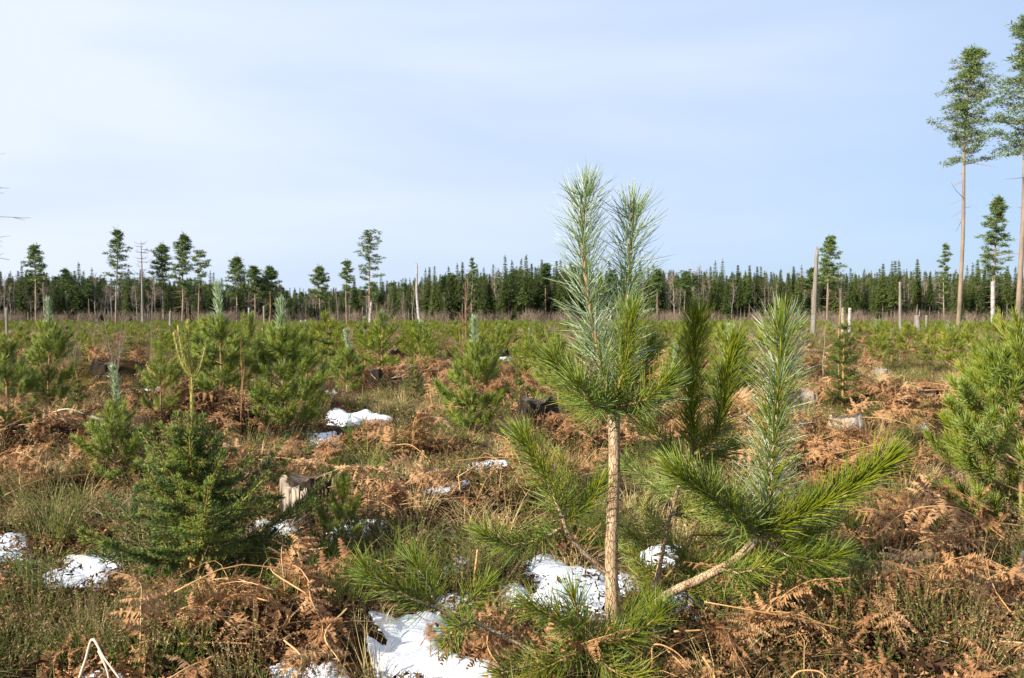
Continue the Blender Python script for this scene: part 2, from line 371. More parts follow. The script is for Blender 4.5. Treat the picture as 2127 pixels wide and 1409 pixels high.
t.links.new(tcn.outputs['Object'], n3.inputs['Vector']); t.links.new(n3.outputs['Fac'], r1.inputs[0]); t.links.new(r1.outputs[0], p.inputs['Base Color'])

# far trees and wood
M_fspruce = leafmat('forest_spruce_foliage', [(.022, .042, .010), (.06, .088, .018), (.13, .155, .035)], .6, .3, .1, .5)
M_fpine = leafmat('forest_pine_foliage', [(.035, .065, .018), (.075, .12, .030), (.13, .175, .05)], .6, .3, .1, .4)
M_tpine = leafmat('tall_pine_foliage', [(.06, .10, .025), (.12, .175, .045), (.20, .25, .08)], .5, .35, .15, .2)
M_ptrunk = noisemat('pine_trunk_bark', [(.14, .10, .08), (.30, .22, .17), (.42, .31, .23)], 2.2, 6, .9, .4, (1, 1, .3))
M_otrunk = noisemat('upper_pine_bark_orange', [(.13, .10, .075), (.25, .185, .135), (.34, .25, .18)], 2.2, 6, .85, .3, (1, 1, .3))
M_strunk = noisemat('spruce_trunk_bark', [(.10, .08, .065), (.24, .20, .165)], 2.2, 6, .9, .4, (1, 1, .3))
M_birch = noisemat('birch_bark', [(.08, .065, .055), (.38, .35, .32), (.50, .48, .45)], 3.0, 6, .7, .2, (1, 1, 2.2))
M_btwig = leafmat('bare_birch_twigs', [(.11, .08, .06), (.21, .155, .115), (.33, .25, .19)], .8, .2, 0, .5)
M_snag = noisemat('weathered_snag_wood', [(.10, .085, .07), (.24, .21, .175), (.37, .33, .28)], 3.0, 7, .9, .5, (1, 1, .12))
M_rtwig = leafmat('reddish_birch_twigs', [(.16, .08, .04), (.30, .16, .08), (.40, .24, .12)], .7, .2, 0, .5)

# ------------------------------------------------------------------ ground sheet
gy = np.concatenate([np.arange(-4, 0.8, .3), np.geomspace(.8, 900, 520)])
gu = np.linspace(-1, 1, 361)
GX = []; 
for y in gy:
    half = max(4.5, abs(y) * .80 + 2.5)
    GX.append(half * (0.55 * gu + .45 * gu ** 3))
GX = np.array(GX); GY = np.repeat(gy[:, None], 361, 1)
GZ = H(GX, GY)
mb = MB(); n0, n1_ = GX.shape
i = np.arange(n0 - 1)[:, None] * n1_; j = np.arange(n1_ - 1)[None]
mb.add(np.stack([GX, GY, GZ], -1), np.stack([i + j, i + j + 1, i + n1_ + j + 1, i + n1_ + j], -1))
g = mb.build('ground', [M_soil], smooth=True); tag(g, kind='structure')

# ------------------------------------------------------------------ snow patches
SNOW = [
 ([(0, 1120), (40, 1115), (56, 1135), (45, 1150), (72, 1162), (0, 1156), (-40, 1140)], 'white snow patch cut by the left edge of the photo beside green grass', .05),
 ([(145, 1143), (235, 1148), (262, 1165), (240, 1180), (215, 1177), (222, 1200), (195, 1212), (168, 1188), (150, 1165)], 'ragged snow patch touching the lower left branches of the near spruce', .05),
 ([(100, 1190), (120, 1182), (176, 1195), (170, 1212), (108, 1212)], 'small lumpy snow patch left of the ragged one beside the near spruce', .04),
 ([(622, 905), (690, 897), (705, 925), (685, 937), (655, 924)], 'compact snow patch below the dark log in front of a pine sapling', .04),
 ([(683, 850), (702, 845), (722, 860), (760, 852), (780, 862), (822, 868), (785, 877), (720, 880), (684, 874)], 'long snow patch lying just behind the dark charred log', .075),
 ([(764, 890), (800, 888), (812, 898), (770, 900)], 'little snow patch at the right end of the dark charred log', .04),
 ([(873, 972), (920, 969), (922, 981), (885, 984)], 'thin snow sliver in the middle, left of the longer flat strip', .07),
 ([(973, 967), (1000, 962), (1074, 970), (1074, 978), (975, 976)], 'thin flat snow strip left of the main pine side branch', .08),
 ([(870, 1042), (905, 1020), (960, 1005), (966, 1015), (925, 1032), (895, 1040)], 'slanting snow streak among brown bracken in the middle', .06),
 ([(688, 1078), (720, 1070), (790, 1078), (782, 1091), (700, 1091)], 'snow patch behind the tiny pine seedling beside the stump', .06),
 ([(938, 1178), (965, 1172), (962, 1186), (942, 1190)], 'small snow lump beside the upright orange stalk', .03),
 ([(960, 1160), (980, 1158), (978, 1168), (962, 1170)], 'tiny snow crumb above the lump by the orange stalk', .03),
 ([(1095, 1172), (1135, 1158), (1175, 1182), (1215, 1186), (1262, 1196), (1275, 1240), (1255, 1285), (1190, 1262), (1120, 1262), (1045, 1240), (1050, 1218), (1078, 1213), (1098, 1236), (1125, 1240), (1128, 1212)], 'large bright snow patch left of the main pine trunk', .06),
 ([(1288, 1195), (1322, 1203), (1318, 1222), (1290, 1228)], 'small snow patch touching the right side of the main trunk', .04),
 ([(1380, 1238), (1440, 1232), (1505, 1242), (1545, 1270), (1480, 1280), (1395, 1262)], 'snow patch under the thick right branch of the main pine', .07),
 ([(1590, 1230), (1640, 1226), (1695, 1240), (1650, 1252), (1600, 1247)], 'shaded snow patch under needles right of the thick branch', .07),
 ([(1340, 1138), (1380, 1130), (1424, 1140), (1404, 1157), (1352, 1157)], 'snow patch showing behind the thin pale stem of the main pine', .07),
 ([(782, 1288), (826, 1292), (880, 1275), (912, 1282), (908, 1305), (890, 1340), (925, 1368), (985, 1383), (1032, 1388), (1032, 1412), (930, 1402), (870, 1376), (795, 1374), (778, 1352), (836, 1350), (802, 1325)], 'big bright snow patch at the bottom edge with a brown gap in it', .05),
 ([(918, 1240), (982, 1238), (978, 1254), (935, 1262), (918, 1268)], 'small snow strip above the big snow patch at the bottom edge', .04),
 ([(652, 1340), (690, 1338), (728, 1372), (712, 1382), (684, 1362)], 'narrow snow tongue on the foreground bracken heap', .04),
 ([(182, 1402), (230, 1396), (248, 1409), (240, 1425), (180, 1425)], 'snow scrap at the bottom edge under bleached sticks', .04),
 ([(512, 1094), (545, 1084), (552, 1114), (528, 1127)], 'snow patch seen between the near spruce and the stump', .05),
 ([(578, 1084), (597, 1078), (603, 1100), (582, 1110)], 'small snow patch right against the foot of the torn stump', .04),
 ([(295, 806), (330, 802), (335, 812), (298, 815)], 'distant snow scrap behind the silvery pine sapling', .05),
 ([(672, 812), (698, 810), (700, 822), (676, 824)], 'distant snow scrap above the long patch by the log', .05),
 ([(1838, 1078), (1880, 1074), (1880, 1086), (1842, 1088)], 'snow scrap beyond the right-hand drooping spray of the main pine', .03),
 ([(1905, 882), (1925, 880), (1926, 890), (1908, 891)], 'tiny distant snow scrap left of the right-edge pine', .03),
 ([(1150, 938), (1170, 936), (1168, 946), (1152, 946)], 'tiny snow scrap left of the main trunk among bracken', .03),
 ([(-20, 1004), (28, 1003), (20, 1014), (-20, 1013)], 'thin snow scrap at the left edge above the grass', .03),
 ([(1755, 968), (1785, 962), (1782, 990), (1760, 992)], 'snow scrap below the pale wide stump', .03),
 ([(1040, 736), (1060, 735), (1062, 742), (1042, 743)], 'far snow scrap beside a dark stump in the middle distance', .05),
 ([(812, 998), (824, 997), (822, 1003), (812, 1004)], 'tiny snow crumb in bracken between stump and flat strip', .02),
 ([(580, 1356), (620, 1362), (655, 1380), (640, 1392), (600, 1372)], 'thin broken snow film in the foreground bracken heap', .02),
]
def sdf_poly(P, poly):
    d = np.full(len(P), 1e9); ins = np.zeros(len(P), bool); n = len(poly)
    for k in range(n):
        a = poly[k]; b = poly[(k + 1) % n]; e = b - a; w = P - a
        t_ = np.clip((w @ e) / max(e @ e, 1e-9), 0, 1); d = np.minimum(d, np.linalg.norm(w - t_[:, None] * e, axis=1))
        c = ((a[1] > P[:, 1]) != (b[1] > P[:, 1])) & (P[:, 0] < (b[0] - a[0]) * (P[:, 1] - a[1]) / (b[1] - a[1] + 1e-12) + a[0])
        ins ^= c
    return np.where(ins, d, -d)
SNOWPOLY = []
def make_snow(pts, label, th):
    w = []
    for px, py in pts:
        if py > 1412: py = 1412 + (py - 1412) * .5
        x, y = flat(px, py); w.append((x, y))
    w = np.array(w)
    # settle the outline on the real ground height
    c = w.mean(0); hh = hz(*c) + th * .5
    w = w * (CAMH - hh) / CAMH
    SNOWPOLY.append(w)
    lo = w.min(0) - .04; hi = w.max(0) + .04; ext = max(hi - lo)
    st = max(.009, ext / 90); nx = int((hi[0] - lo[0]) / st) + 2; ny = int((hi[1] - lo[1]) / st) + 2
    X, Y = np.meshgrid(lo[0] + np.arange(nx) * st, lo[1] + np.arange(ny) * st)
    s = sdf_poly(np.stack([X.ravel(), Y.ravel()], 1), w).reshape(X.shape)
    s = s + .035; sc_ = max(.02, .03 * ext)
    s = s + sc_ * (vnoise(X / sc_ / 1.2, Y / sc_ / 1.2, 21) * 1.1 + vnoise(X / sc_ * 2.2, Y / sc_ * 2.2, 22) * .45)
    base = hz(*c)
    gl = H(X, Y); top = .72 * gl + .28 * base + th * .7 * (1.0 + .6 * vnoise(X / .17, Y / .17, 23) + .25 * vnoise(X / .07, Y / .07, 24)) * np.clip(s / .07, 0, 1) ** .6
    top = np.maximum(top, gl + .006 + th * .3 * np.clip(s / .05, 0, 1))
    Z = np.where(s > 0, top, gl - .03)
    keep = s > -st * 1.5
    idx = -np.ones(X.shape, int); idx[keep] = np.arange(keep.sum())
    V = np.stack([X[keep], Y[keep], Z[keep]], 1)
    a = idx[:-1, :-1]; b = idx[:-1, 1:]; c2 = idx[1:, 1:]; d = idx[1:, :-1]
    ok = (a >= 0) & (b >= 0) & (c2 >= 0) & (d >= 0)
    m_ = MB(); m_.add(V, np.stack([a[ok], b[ok], c2[ok], d[ok]], 1))
    o = m_.build('snow_patch', [M_snow], smooth=True); tag(o, label, 'snow', 'patches of old snow in the clearing')
for s_ in SNOW: make_snow(*s_)
LOGA = ground_at(700, 908); LOGB = ground_at(905, 890)
SNOWPOLY.append(np.array([(LOGA[0] - .05, LOGA[1] - .12), (LOGB[0], LOGB[1] - .12), (LOGB[0], LOGB[1] + .1), (LOGA[0] - .05, LOGA[1] + .1)]))
_sx, _sy = ground_at(628, 1100); SNOWPOLY.append(np.array([(_sx - .13, _sy - .02), (_sx + .13, _sy - .02), (_sx + .13, _sy + .3), (_sx - .13, _sy + .3)]))
def snow_block(P, top):
    """true where a plant at P reaching top metres would stand on, or straight in front of, snow"""
    out = np.zeros(len(P), bool)
    for w in SNOWPOLY:
        lo = w.min(0) - .9; hi = w.max(0) + .3
        k = (P[:, 0] > lo[0]) & (P[:, 0] < hi[0]) & (P[:, 1] > lo[1]) & (P[:, 1] < hi[1])
        if not k.any(): continue
        Q = P[k]; f1 = CAMH / np.maximum(CAMH - top, .2)
        r = sdf_poly(Q, w) > -.05
        r |= sdf_poly(Q * (1 + (f1 - 1) * .45), w) > 0
        r |= sdf_poly(Q * f1, w) > -.01; r |= sdf_poly(Q * (1 + (f1 - 1) * .75), w) > -.01
        out[k] |= r
    return out & (rng.random(len(P)) < .992)

# ------------------------------------------------------------------ ground cover prototypes
PROTOCOL = {}
def protocol(name, meshes):
    c = bpy.data.collections.new('source_' + name)
    for k, me in enumerate(meshes):
        o = bpy.data.objects.new('%s_source_%02d' % (name, k), me); c.objects.link(o)
    return c
def scatter(name, coll, P, R, S, I):
    me = bpy.data.meshes.new(name); n = len(P); me.vertices.add(n); me.vertices.foreach_set('co', P.astype(np.float32).ravel())
    a = me.attributes.new('rot', 'FLOAT_VECTOR', 'POINT'); a.data.foreach_set('vector', R.astype(np.float32).ravel())
    S = np.asarray(S, float)
    if S.ndim == 1: S = np.repeat(S[:, None], 3, 1)
    a = me.attributes.new('scl', 'FLOAT_VECTOR', 'POINT'); a.data.foreach_set('vector', S.astype(np.float32).ravel())
    a = me.attributes.new('idx', 'INT', 'POINT'); a.data.foreach_set('value', I.astype(np.int32))
    o = bpy.data.objects.new(name, me); COL.objects.link(o)
    ng = bpy.data.node_groups.new('scatter_' + name, 'GeometryNodeTree')
    ng.interface.new_socket('Geometry', in_out='INPUT', socket_type='NodeSocketGeometry'); ng.interface.new_socket('Geometry', in_out='OUTPUT', socket_type='NodeSocketGeometry')
    gi = ng.nodes.new('NodeGroupInput'); go = ng.nodes.new('NodeGroupOutput'); ci = ng.nodes.new('GeometryNodeCollectionInfo')
    ci.inputs['Collection'].default_value = coll; ci.inputs['Separate Children'].default_value = True; ci.inputs['Reset Children'].default_value = True
    ip = ng.nodes.new('GeometryNodeInstanceOnPoints'); ip.inputs['Pick Instance'].default_value = True
    def na(nm, ty):
        q = ng.nodes.new('GeometryNodeInputNamedAttribute'); q.data_type = ty; q.inputs['Name'].default_value = nm
        return [s for s in q.outputs if s.enabled and s.name == 'Attribute'][0]
    ng.links.new(gi.outputs[0], ip.inputs['Points']); ng.links.new(ci.outputs[0], ip.inputs['Instance'])
    ng.links.new(na('idx', 'INT'), ip.inputs['Instance Index']); ng.links.new(na('rot', 'FLOAT_VECTOR'), ip.inputs['Rotation']); ng.links.new(na('scl', 'FLOAT_VECTOR'), ip.inputs['Scale'])
    ng.links.new(ip.outputs[0], go.inputs[0])
    md = o.modifiers.new('scatter', 'NODES'); md.node_group = ng
    return o

def blades(mb, n, hgt, rad, w, lean, m=0, k=4, droop=.5):
    a = rng.random(n) * 2 * math.pi; r = rad * np.sqrt(rng.random(n)); B = np.stack([r * np.cos(a), r * np.sin(a), np.full(n, -.01)], 1)
    a2 = a + rng.normal(0, .9, n); out = np.stack([np.cos(a2), np.sin(a2), np.zeros(n)], 1); le = lean * (.3 + rng.random(n)); L = hgt * (.5 + .6 * rng.random(n))
    S = np.stack([-np.sin(a2 + rng.normal(0, .8, n)), np.cos(a2), np.zeros(n)], 1); rows = []
    for i_ in range(k + 1):
        t_ = i_ / k; z = L * (t_ - droop * le * t_ * t_ * .8); h_ = L * (le * t_ * (.25 + .75 * t_))
        C = B + out * h_[:, None]; C[:, 2] += z
        ww = w * (1 - t_ ** 1.6 * .93)
        rows += [C - S * ww / 2, C + S * ww / 2]
    V = np.stack(rows, 1); kk = V.shape[1]; b = np.arange(n)[:, None] * kk
    Q = np.concatenate([b + np.array([[2 * i_, 2 * i_ + 1, 2 * i_ + 3, 2 * i_ + 2]]) for i_ in range(k)])
    mb.add(V, Q, None, m, np.repeat(rng.random(n), kk))
def grass_proto(n, hgt, rad, lean, m, w=.0035):
    mb = MB(); blades(mb, n, hgt, rad, w, lean, 0, droop=.6); return mb.mesh('grass_tuft', [m])
PR_dry = protocol('dry_grass', [grass_proto(90, .26, .10, 1.3, M_straw), grass_proto(70, .18, .12, 1.6, M_straw), grass_proto(60, .36, .07, .8, M_straw, .003), grass_proto(110, .15, .15, 1.9, M_straw)])
PR_grn = protocol('green_grass', [grass_proto(80, .20, .10, 1.3, M_grass), grass_proto(80, .14, .13, 1.6, M_grass), grass_proto(60, .26, .08, .9, M_grass)])
def heather_proto(n, hgt):
    mb = MB()
    for _ in range(n):
        a = rng.random() * 6.28; r = .09 * math.sqrt(rng.random()); b = np.array([r * math.cos(a), r * math.sin(a), -.01]); L = hgt * (.55 + .6 * rng.random())
        d = nrm(np.array([math.cos(a) * .45, math.sin(a) * .45, 1.]) + rng.normal(0, .18, 3))
        P = spline([b, b + d * L * .5, b + d * L + np.array([0, 0, L * .12])], 5); tube(mb, P, np.linspace(.0016, .0006, 5), 3, 1, .25, False)
        m = 34; t_ = .15 + .85 * rng.random(m); k = np.clip((t_ * 4).astype(int), 0, 3); fr = t_ * 4 - k
        C = P[k] * (1 - fr[:, None]) + P[k + 1] * fr[:, None]; o = nrm(rng.normal(0, 1, (m, 3)) + np.array([0, 0, .7])); s = np.where(t_ > .6, .010, .013)[:, None]
        q = nrm(np.cross(o, rng.normal(0, 1, (m, 3))))
        V = np.stack([C - q * s * .22, C + q * s * .22, C + o * s], 1)
        brown = (t_ > .62) & (rng.random(m) < .6)
        mb.add(V, None, np.arange(m * 3).reshape(m, 3), np.where(brown, 1, 0), np.repeat(rng.random(m), 3))
    return mb.mesh('heather', [M_heath, M_heathb])
PR_heath = protocol('heather', [heather_proto(34, .20), heather_proto(40, .16), heather_proto(26, .26), heather_proto(46, .12)])
def bilb_proto(n, hgt):
    mb = MB()
    for _ in range(n):
        a = rng.random() * 6.28; r = .08 * math.sqrt(rng.random()); b = np.array([r * math.cos(a), r * math.sin(a), -.01]); L = hgt * (.5 + .6 * rng.random())
        P = [b]; 
        for k in range(5): P.append(P[-1] + nrm(np.array([rng.normal(0, .25), rng.normal(0, .25), 1])) * L / 5)
        P = np.array(P); tube(mb, P, np.linspace(.0018, .0008, 6), 3, 0, rng.random(), False)
        for k in range(1, 5):
            for _s in range(2):
                q = P[k]; e = q + nrm(np.array([rng.normal(0, 1), rng.normal(0, 1), 1.1])) * L * .3; tube(mb, np.array([q, (q + e) / 2 + rng.normal(0, .004, 3), e]), [.0012, .001, .0005], 3, 0, rng.random(), False)
    return mb.mesh('bilberry', [M_bilb])
PR_bilb = protocol('bilberry', [bilb_proto(16, .20), bilb_proto(20, .15), bilb_proto(12, .26)])
def litter_proto(n, rad, m=None, sz=.012):
    mb = MB(); a = rng.random(n) * 6.28; r = rad * np.sqrt(rng.random(n)); C = np.stack([r * np.cos(a), r * np.sin(a), rng.random(n) * .035], 1)
    o = nrm(rng.normal(0, 1, (n, 3)) * [1, 1, .5]); q = nrm(np.cross(o, rng.normal(0, 1, (n, 3)))); s = sz * (.4 + rng.random(n))[:, None]; up = np.cross(o, q) * s * .25
    V = np.stack([C - o * s, C - q * s * .35 + up, C + o * s, C + q * s * .35 + up], 1)
    mb.add(V, np.arange(n * 4).reshape(n, 4), None, 0, np.repeat(rng.random(n), 4))
    return mb.mesh('litter', [m or M_litter])
PR_lit = protocol('litter', [litter_proto(160, .16), litter_proto(140, .2), litter_proto(200, .14, M_litter, .014), litter_proto(160, .18, M_brack, .010)])
PR_moss = protocol('moss', [grass_proto(260, .035, .10, .8, M_moss, .003), grass_proto(320, .03, .13, 1.0, M_moss, .003)])

# bracken: one pinna, then fronds made of pinnae
def pinna_mb(L, npn, curl, seed):
    g = np.random.default_rng(seed); mb = MB(); n = npn
    t_ = (np.arange(n) + .5) / n
    droop = curl * .5
    def ax(u): return np.stack([u * L * (1 - .12 * droop * u), g.normal(0, .002, len(u)), -droop * L * u ** 2 * .6], 1)
    A = ax(t_); P = ax(np.linspace(0, 1, 5)); P[:, 1] = 0; tube(mb, P, np.linspace(.0011, .0004, 5), 3, 1, .6, False)
    for sgn in (-1, 1):
        ln = L * .28 * (1 - t_ * .8) * (.8 + .4 * g.random(n)); w = L / n * .85
        d = np.stack([np.full(n, .35), np.full(n, sgn * 1.), g.normal(-.25, .5, n) * (curl + .3)], 1); d = nrm(d)
        s = np.stack([np.full(n, 1.), np.full(n, -sgn * .2), g.normal(0, .35, n)], 1); s = nrm(s)
        tip = A + d * ln[:, None]; tip[:, 2] -= curl * ln * g.random(n) * .9
        mid = A + d * ln[:, None] * .55
        V = np.stack([A - s * w / 2, A + s * w / 2, mid + s * w * .42, tip, mid - s * w * .45], 1); b = np.arange(n)[:, None] * 5
        mb.add(V, b + np.array([[0, 1, 2, 4]]), b + np.array([[4, 2, 3]]), 0, np.repeat(g.random(n) * .6 + .2, 5))
    return mb
PINNAE = [pinna_mb(.16, 11, c, 40 + k) for k, c in enumerate((.15, .4, .7, 1.1, .5, .9))]
def frond_plan(L, seed, arch=.35, crumple=.3):
    """rachis points and a transform for each pinna of a frond lying along +X"""
    g = np.random.default_rng(seed)
    P = spline([(0, 0, 0), (L * .35, g.normal(0, .03), arch * L * .5), (L * .7, g.normal(0, .04), arch * L * .35), (L, g.normal(0, .06), -arch * L * .15)], 16)
    T, A, B = frames(P); plan = []; npair = 13
    for k in range(npair):
        t_ = .14 + .84 * (k / (npair - 1)); f_ = t_ * 15; i_ = min(int(f_), 14); C = P[i_] * (1 - f_ + i_) + P[i_ + 1] * (f_ - i_)
        Tt = T[i_]; side = nrm(np.cross([0, 0, 1.], Tt)); up = np.cross(Tt, side)
        sz = (1 - t_) ** .75 * 1.15 + .10
        if t_ < .22: sz *= .8
        for sgn in (-1, 1):
            dx = nrm(side * sgn + Tt * (.35 + .5 * t_) + up * g.normal(0, .22 + crumple) - np.array([0, 0, crumple * .8]) + g.normal(0, crumple * .5, 3))
            zz_ = nrm(up + g.normal(0, crumple, 3)); dy = nrm(np.cross(zz_, dx)); dz = np.cross(dx, dy)
            s = sz * L / .55 * (.85 + .3 * g.random()); M = np.eye(4); M[:3, 0] = dx * s; M[:3, 1] = dy * s; M[:3, 2] = dz * s; M[:3, 3] = C
            plan.append((int(g.integers(0, 6)), M))
    return P, plan
def frond_mesh(L, seed, arch, crumple):
    P, plan = frond_plan(L, seed, arch, crumple); mb = MB(); tube(mb, P, np.linspace(.003, .0008, 16), 4, 1, .5, False)
    for k, M in plan: mb.merge(PINNAE[k], M)
    return mb.mesh('frond', [M_brack, M_brstalk])
FROND = [frond_mesh(.50, 60 + k, (.5, .3, .15, .6, .25, .1, .4, .2)[k], (.15, .3, .5, .35, .7, .9, .55, 1.1)[k]) for k in range(8)]
PR_frond = protocol('bracken', FROND)
def stalk_mesh(L, seed, r=.0034, bend=.2):
    g = np.random.default_rng(seed); P = spline([(-L / 2, 0, 0), (-L * .1, g.normal(0, bend) * L * .3, L * .03 + bend * .1), (L / 2, g.normal(0, bend) * L * .2, 0)], 7)
    mb = MB(); tube(mb, P, np.linspace(r, r * .45, 7), 5, 0, .5); return mb.mesh('stalk', [M_brstalk])
PR_stalk = protocol('stalks', [stalk_mesh(.55, 80, .0035), stalk_mesh(.4, 81, .0028, .5), stalk_mesh(.7, 82, .004, .3), stalk_mesh(.3, 83, .002, .8)])
def twig_mesh(L, seed, r=.004):
    g = np.random.default_rng(seed); P = [np.array([-L / 2, 0, .02])]
    for k in range(6): P.append(P[-1] + nrm(np.array([1, g.normal(0, .25), g.normal(0, .12)])) * L / 6)
    P = np.array(P); mb = MB(); tube(mb, P, np.linspace(r, r * .3, 7), 4, 0, g.random())
    for k in range(1, 6):
        e = P[k] + nrm(np.array([.8, g.normal(0, 1), g.normal(.3, .5)])) * L * .28; tube(mb, np.array([P[k], (P[k] + e) / 2 + g.normal(0, .01, 3), e]), [r * .5, r * .35, r * .15], 3, 0, g.random(), False)
    return mb.mesh('twig', [M_dstick])
PR_twig = protocol('twigs', [twig_mesh(.5, 90), twig_mesh(.35, 91, .003), twig_mesh(.8, 92, .006)])

# ------------------------------------------------------------------ ground cover placement
def wedge(n, d0, d1, p=1.0):
    """points with density falling as distance^-p"""
    u = rng.random(n); e = 2 - p
    d = (d0 ** e + u * (d1 ** e - d0 ** e)) ** (1 / e) if abs(e) > 1e-6 else d0 * (d1 / d0) ** u
    a = (rng.random(n) * 2 - 1) * math.radians(37)
    x = np.tan(a) * d + rng.normal(0, .3, n)
    return np.stack([x, d], 1)
# cover zones read off the photograph: px, py, half width m, half depth m, kind
ZONES = [(80, 1080, .75, .7, 'straw'), (60, 1120, .5, .4, 'green'), (560, 985, .45, .7, 'straw'), (640, 960, .5, .6, 'straw'), (1070, 1060, .4, .5, 'straw'), (1480, 1290, .35, .2, 'straw'),
         (150, 1280, .6, .35, 'heath'), (120, 1360, .5, .2, 'heath'), (890, 930, .4, .7, 'heath'), (650, 1160, .45, .4, 'heath'), (1000, 1030, .3, .35, 'heath'), (760, 1010, .5, .4, 'green'), (1330, 1330, .4, .15, 'heath'),
         (1720, 1330, .4, .2, 'heath'), (1850, 1390, .5, .15, 'heath'), (900, 1150, .4, .35, 'straw'), (950, 1210, .3, .2, 'bilb'), (380, 1010, .4, .3, 'heath'), (1000, 860, 1.0, 1.0, 'straw'), (700, 860, .8, .6, 'straw'),
         (1950, 800, 1.6, 2.0, 'straw'), (1150, 1010, .5, .4, 'straw'), (30, 1250, .4, .25, 'moss'), (60, 1210, .5, .35, 'green'), (330, 1300, .35, .2, 'green'), (520, 1180, .4, .3, 'green'), (200, 1370, .5, .2, 'bilb'), (1620, 1290, .35, .2, 'green'), (1780, 1300, .35, .2, 'green'), (1720, 1380, .5, .15, 'moss'), (1400, 1380, .4, .15, 'green'), (1080, 1250, .3, .2, 'bilb'), (1400, 1200, .5, .4, 'green'), (1760, 1200, .3, .2, 'bilb'), (1500, 960, .5, .5, 'green')]
ZW = [(*flat(a, b), c, d, k) for a, b, c, d, k in ZONES]
def zonew(P, kind):
    w = np.zeros(len(P))
    for zx, zy, rx, ry, k in ZW:
        if k != kind: continue
        w = np.maximum(w, np.clip(1.4 - ((P[:, 0] - zx) / rx) ** 2 - ((P[:, 1] - zy) / ry) ** 2, 0, 1))
    return w
def anyzone(P):
    w = np.zeros(len(P))
    for k in ('straw', 'green', 'heath', 'bilb', 'moss'): w = np.maximum(w, zonew(P, k))
    return w
def place(name, coll, n, d0, d1, pw, prob, nproto, smin, smax, tilt, zoff, topm, label, cat='ground cover', grow=0.0, heapz=0.0):
    P = wedge(n, d0, d1, pw); keep = rng.random(n) < prob(P); P = P[keep]
    P = P[~snow_block(P, topm)]
    n = len(P); z = H(P[:, 0], P[:, 1]) + zoff * rng.random(n)
    if heapz:
        w, hh = heapw(P[:, 0], P[:, 1]); z = z + hh * heapz * .45 * rng.random(n)
    S = (smin + (smax - smin) * rng.random(n)) * np.clip(.5 + P[:, 1] * .12, .72, 1) * (1 + grow * np.clip((P[:, 1] - 8) / 30, 0, 4))
    R = np.stack([rng.normal(0, tilt, n), rng.normal(0, tilt, n), rng.random(n) * 6.283], 1)
    o = scatter(name, coll, np.column_stack([P, z]), R, S, rng.integers(0, nproto, n))
    tag(o, label, cat, kind='stuff'); return o
def nz(P, s, sc_): return vnoise(P[:, 0] / sc_, P[:, 1] / sc_, s) + .5 * vnoise(P[:, 0] / sc_ * 2.3, P[:, 1] / sc_ * 2.3, s + 1)
def hw(P): return heapw(P[:, 0], P[:, 1])[0]
far = lambda P: np.clip((P[:, 1] - 11) / 10, 0, 1)
place('leaf_litter', PR_lit, 15000, 1.3, 60, 1.4, lambda P: np.full(len(P), .9), 4, .8, 1.5, .15, .01, .02, 'brown leaf and bracken litter covering the bare soil of the clearing', grow=.4)
place('dead_bracken', PR_frond, 21000, 1.5, 150, 1.42,
      lambda P: np.clip(hw(P) * 1.3 + (1 - anyzone(P)) * np.clip(P[:, 1] / 12, .35, 1) * np.clip(nz(P, 31, 1.3) * 1.8 + .12, 0, .7) * (1 - .6 * far(P)), 0.01, 1), 8, .45, .95, .38, .05, .12,
      'rust brown collapsed bracken fronds carpeting the clearing floor', grow=.35, heapz=1.0)
place('bracken_stalks', PR_stalk, 2400, 2.5, 50, 1.3, lambda P: np.clip(hw(P) * .9 + .12, 0, 1), 4, .6, 1.2, .22, .10, .05, 'pale fallen bracken stalks lying across the heaps of fronds', heapz=1.1, grow=.2)
place('dry_grass', PR_dry, 16000, 2.2, 150, 1.25,
      lambda P: np.clip(zonew(P, 'straw') * 1.2 + (1 - hw(P)) * np.clip(nz(P, 35, 1.7) * 1.3 + .18, 0.03, .6), 0, 1) * (1 - .8 * zonew(P, 'heath')), 4, .6, 1.15, .16, 0, .20,
      'straw coloured dead grass in arching tufts between saplings', 'grass', grow=.35)
place('green_grass', PR_grn, 16000, 1.5, 150, 1.4,
      lambda P: np.clip(zonew(P, 'green') * 1.1 + (1 - hw(P)) * np.clip(nz(P, 37, 1.9) * 1.3 + .25, 0.02, .6) * (1 + far(P)), 0, 1), 3, .55, 1.05, .14, 0, .17,
      'olive green grass tufts between the bracken heaps', 'grass', grow=.35)
place('heather', PR_heath, 12000, 1.4, 70, 1.45,
      lambda P: np.clip(zonew(P, 'heath') * 1.3 + (1 - hw(P)) * np.clip(nz(P, 39, 1.1) * 1.3 + .22, 0, .7), 0, 1), 4, .7, 1.25, .15, 0, .18,
      'dark heather with brown seed heads in the foreground and hollows', 'heather', grow=.3)
place('bilberry', PR_bilb, 4500, 1.5, 25, 1.3,
      lambda P: np.clip(zonew(P, 'bilb') + (1 - .6 * hw(P)) * np.clip(nz(P, 41, .9) * 1.3 + .1, 0, .5), 0, 1), 3, .7, 1.2, .15, 0, .10,
      'leafless green bilberry stems standing in thin brushes', 'bilberry')
place('moss', PR_moss, 3000, 1.5, 20, 1.3, lambda P: np.clip(zonew(P, 'moss') + np.clip(nz(P, 43, .8) * 1.5, 0, .5), 0, 1) * (1 - hw(P)), 2, .7, 1.4, .1, 0, .03, 'bright green moss cushions low on the soil', 'moss')
place('twig_litter', PR_twig, 500, 2.4, 60, 1.1, lambda P: np.full(len(P), .8), 3, .6, 1.4, .2, .06, .05, 'grey dead twigs scattered over the clearing floor', 'twigs', grow=.3)

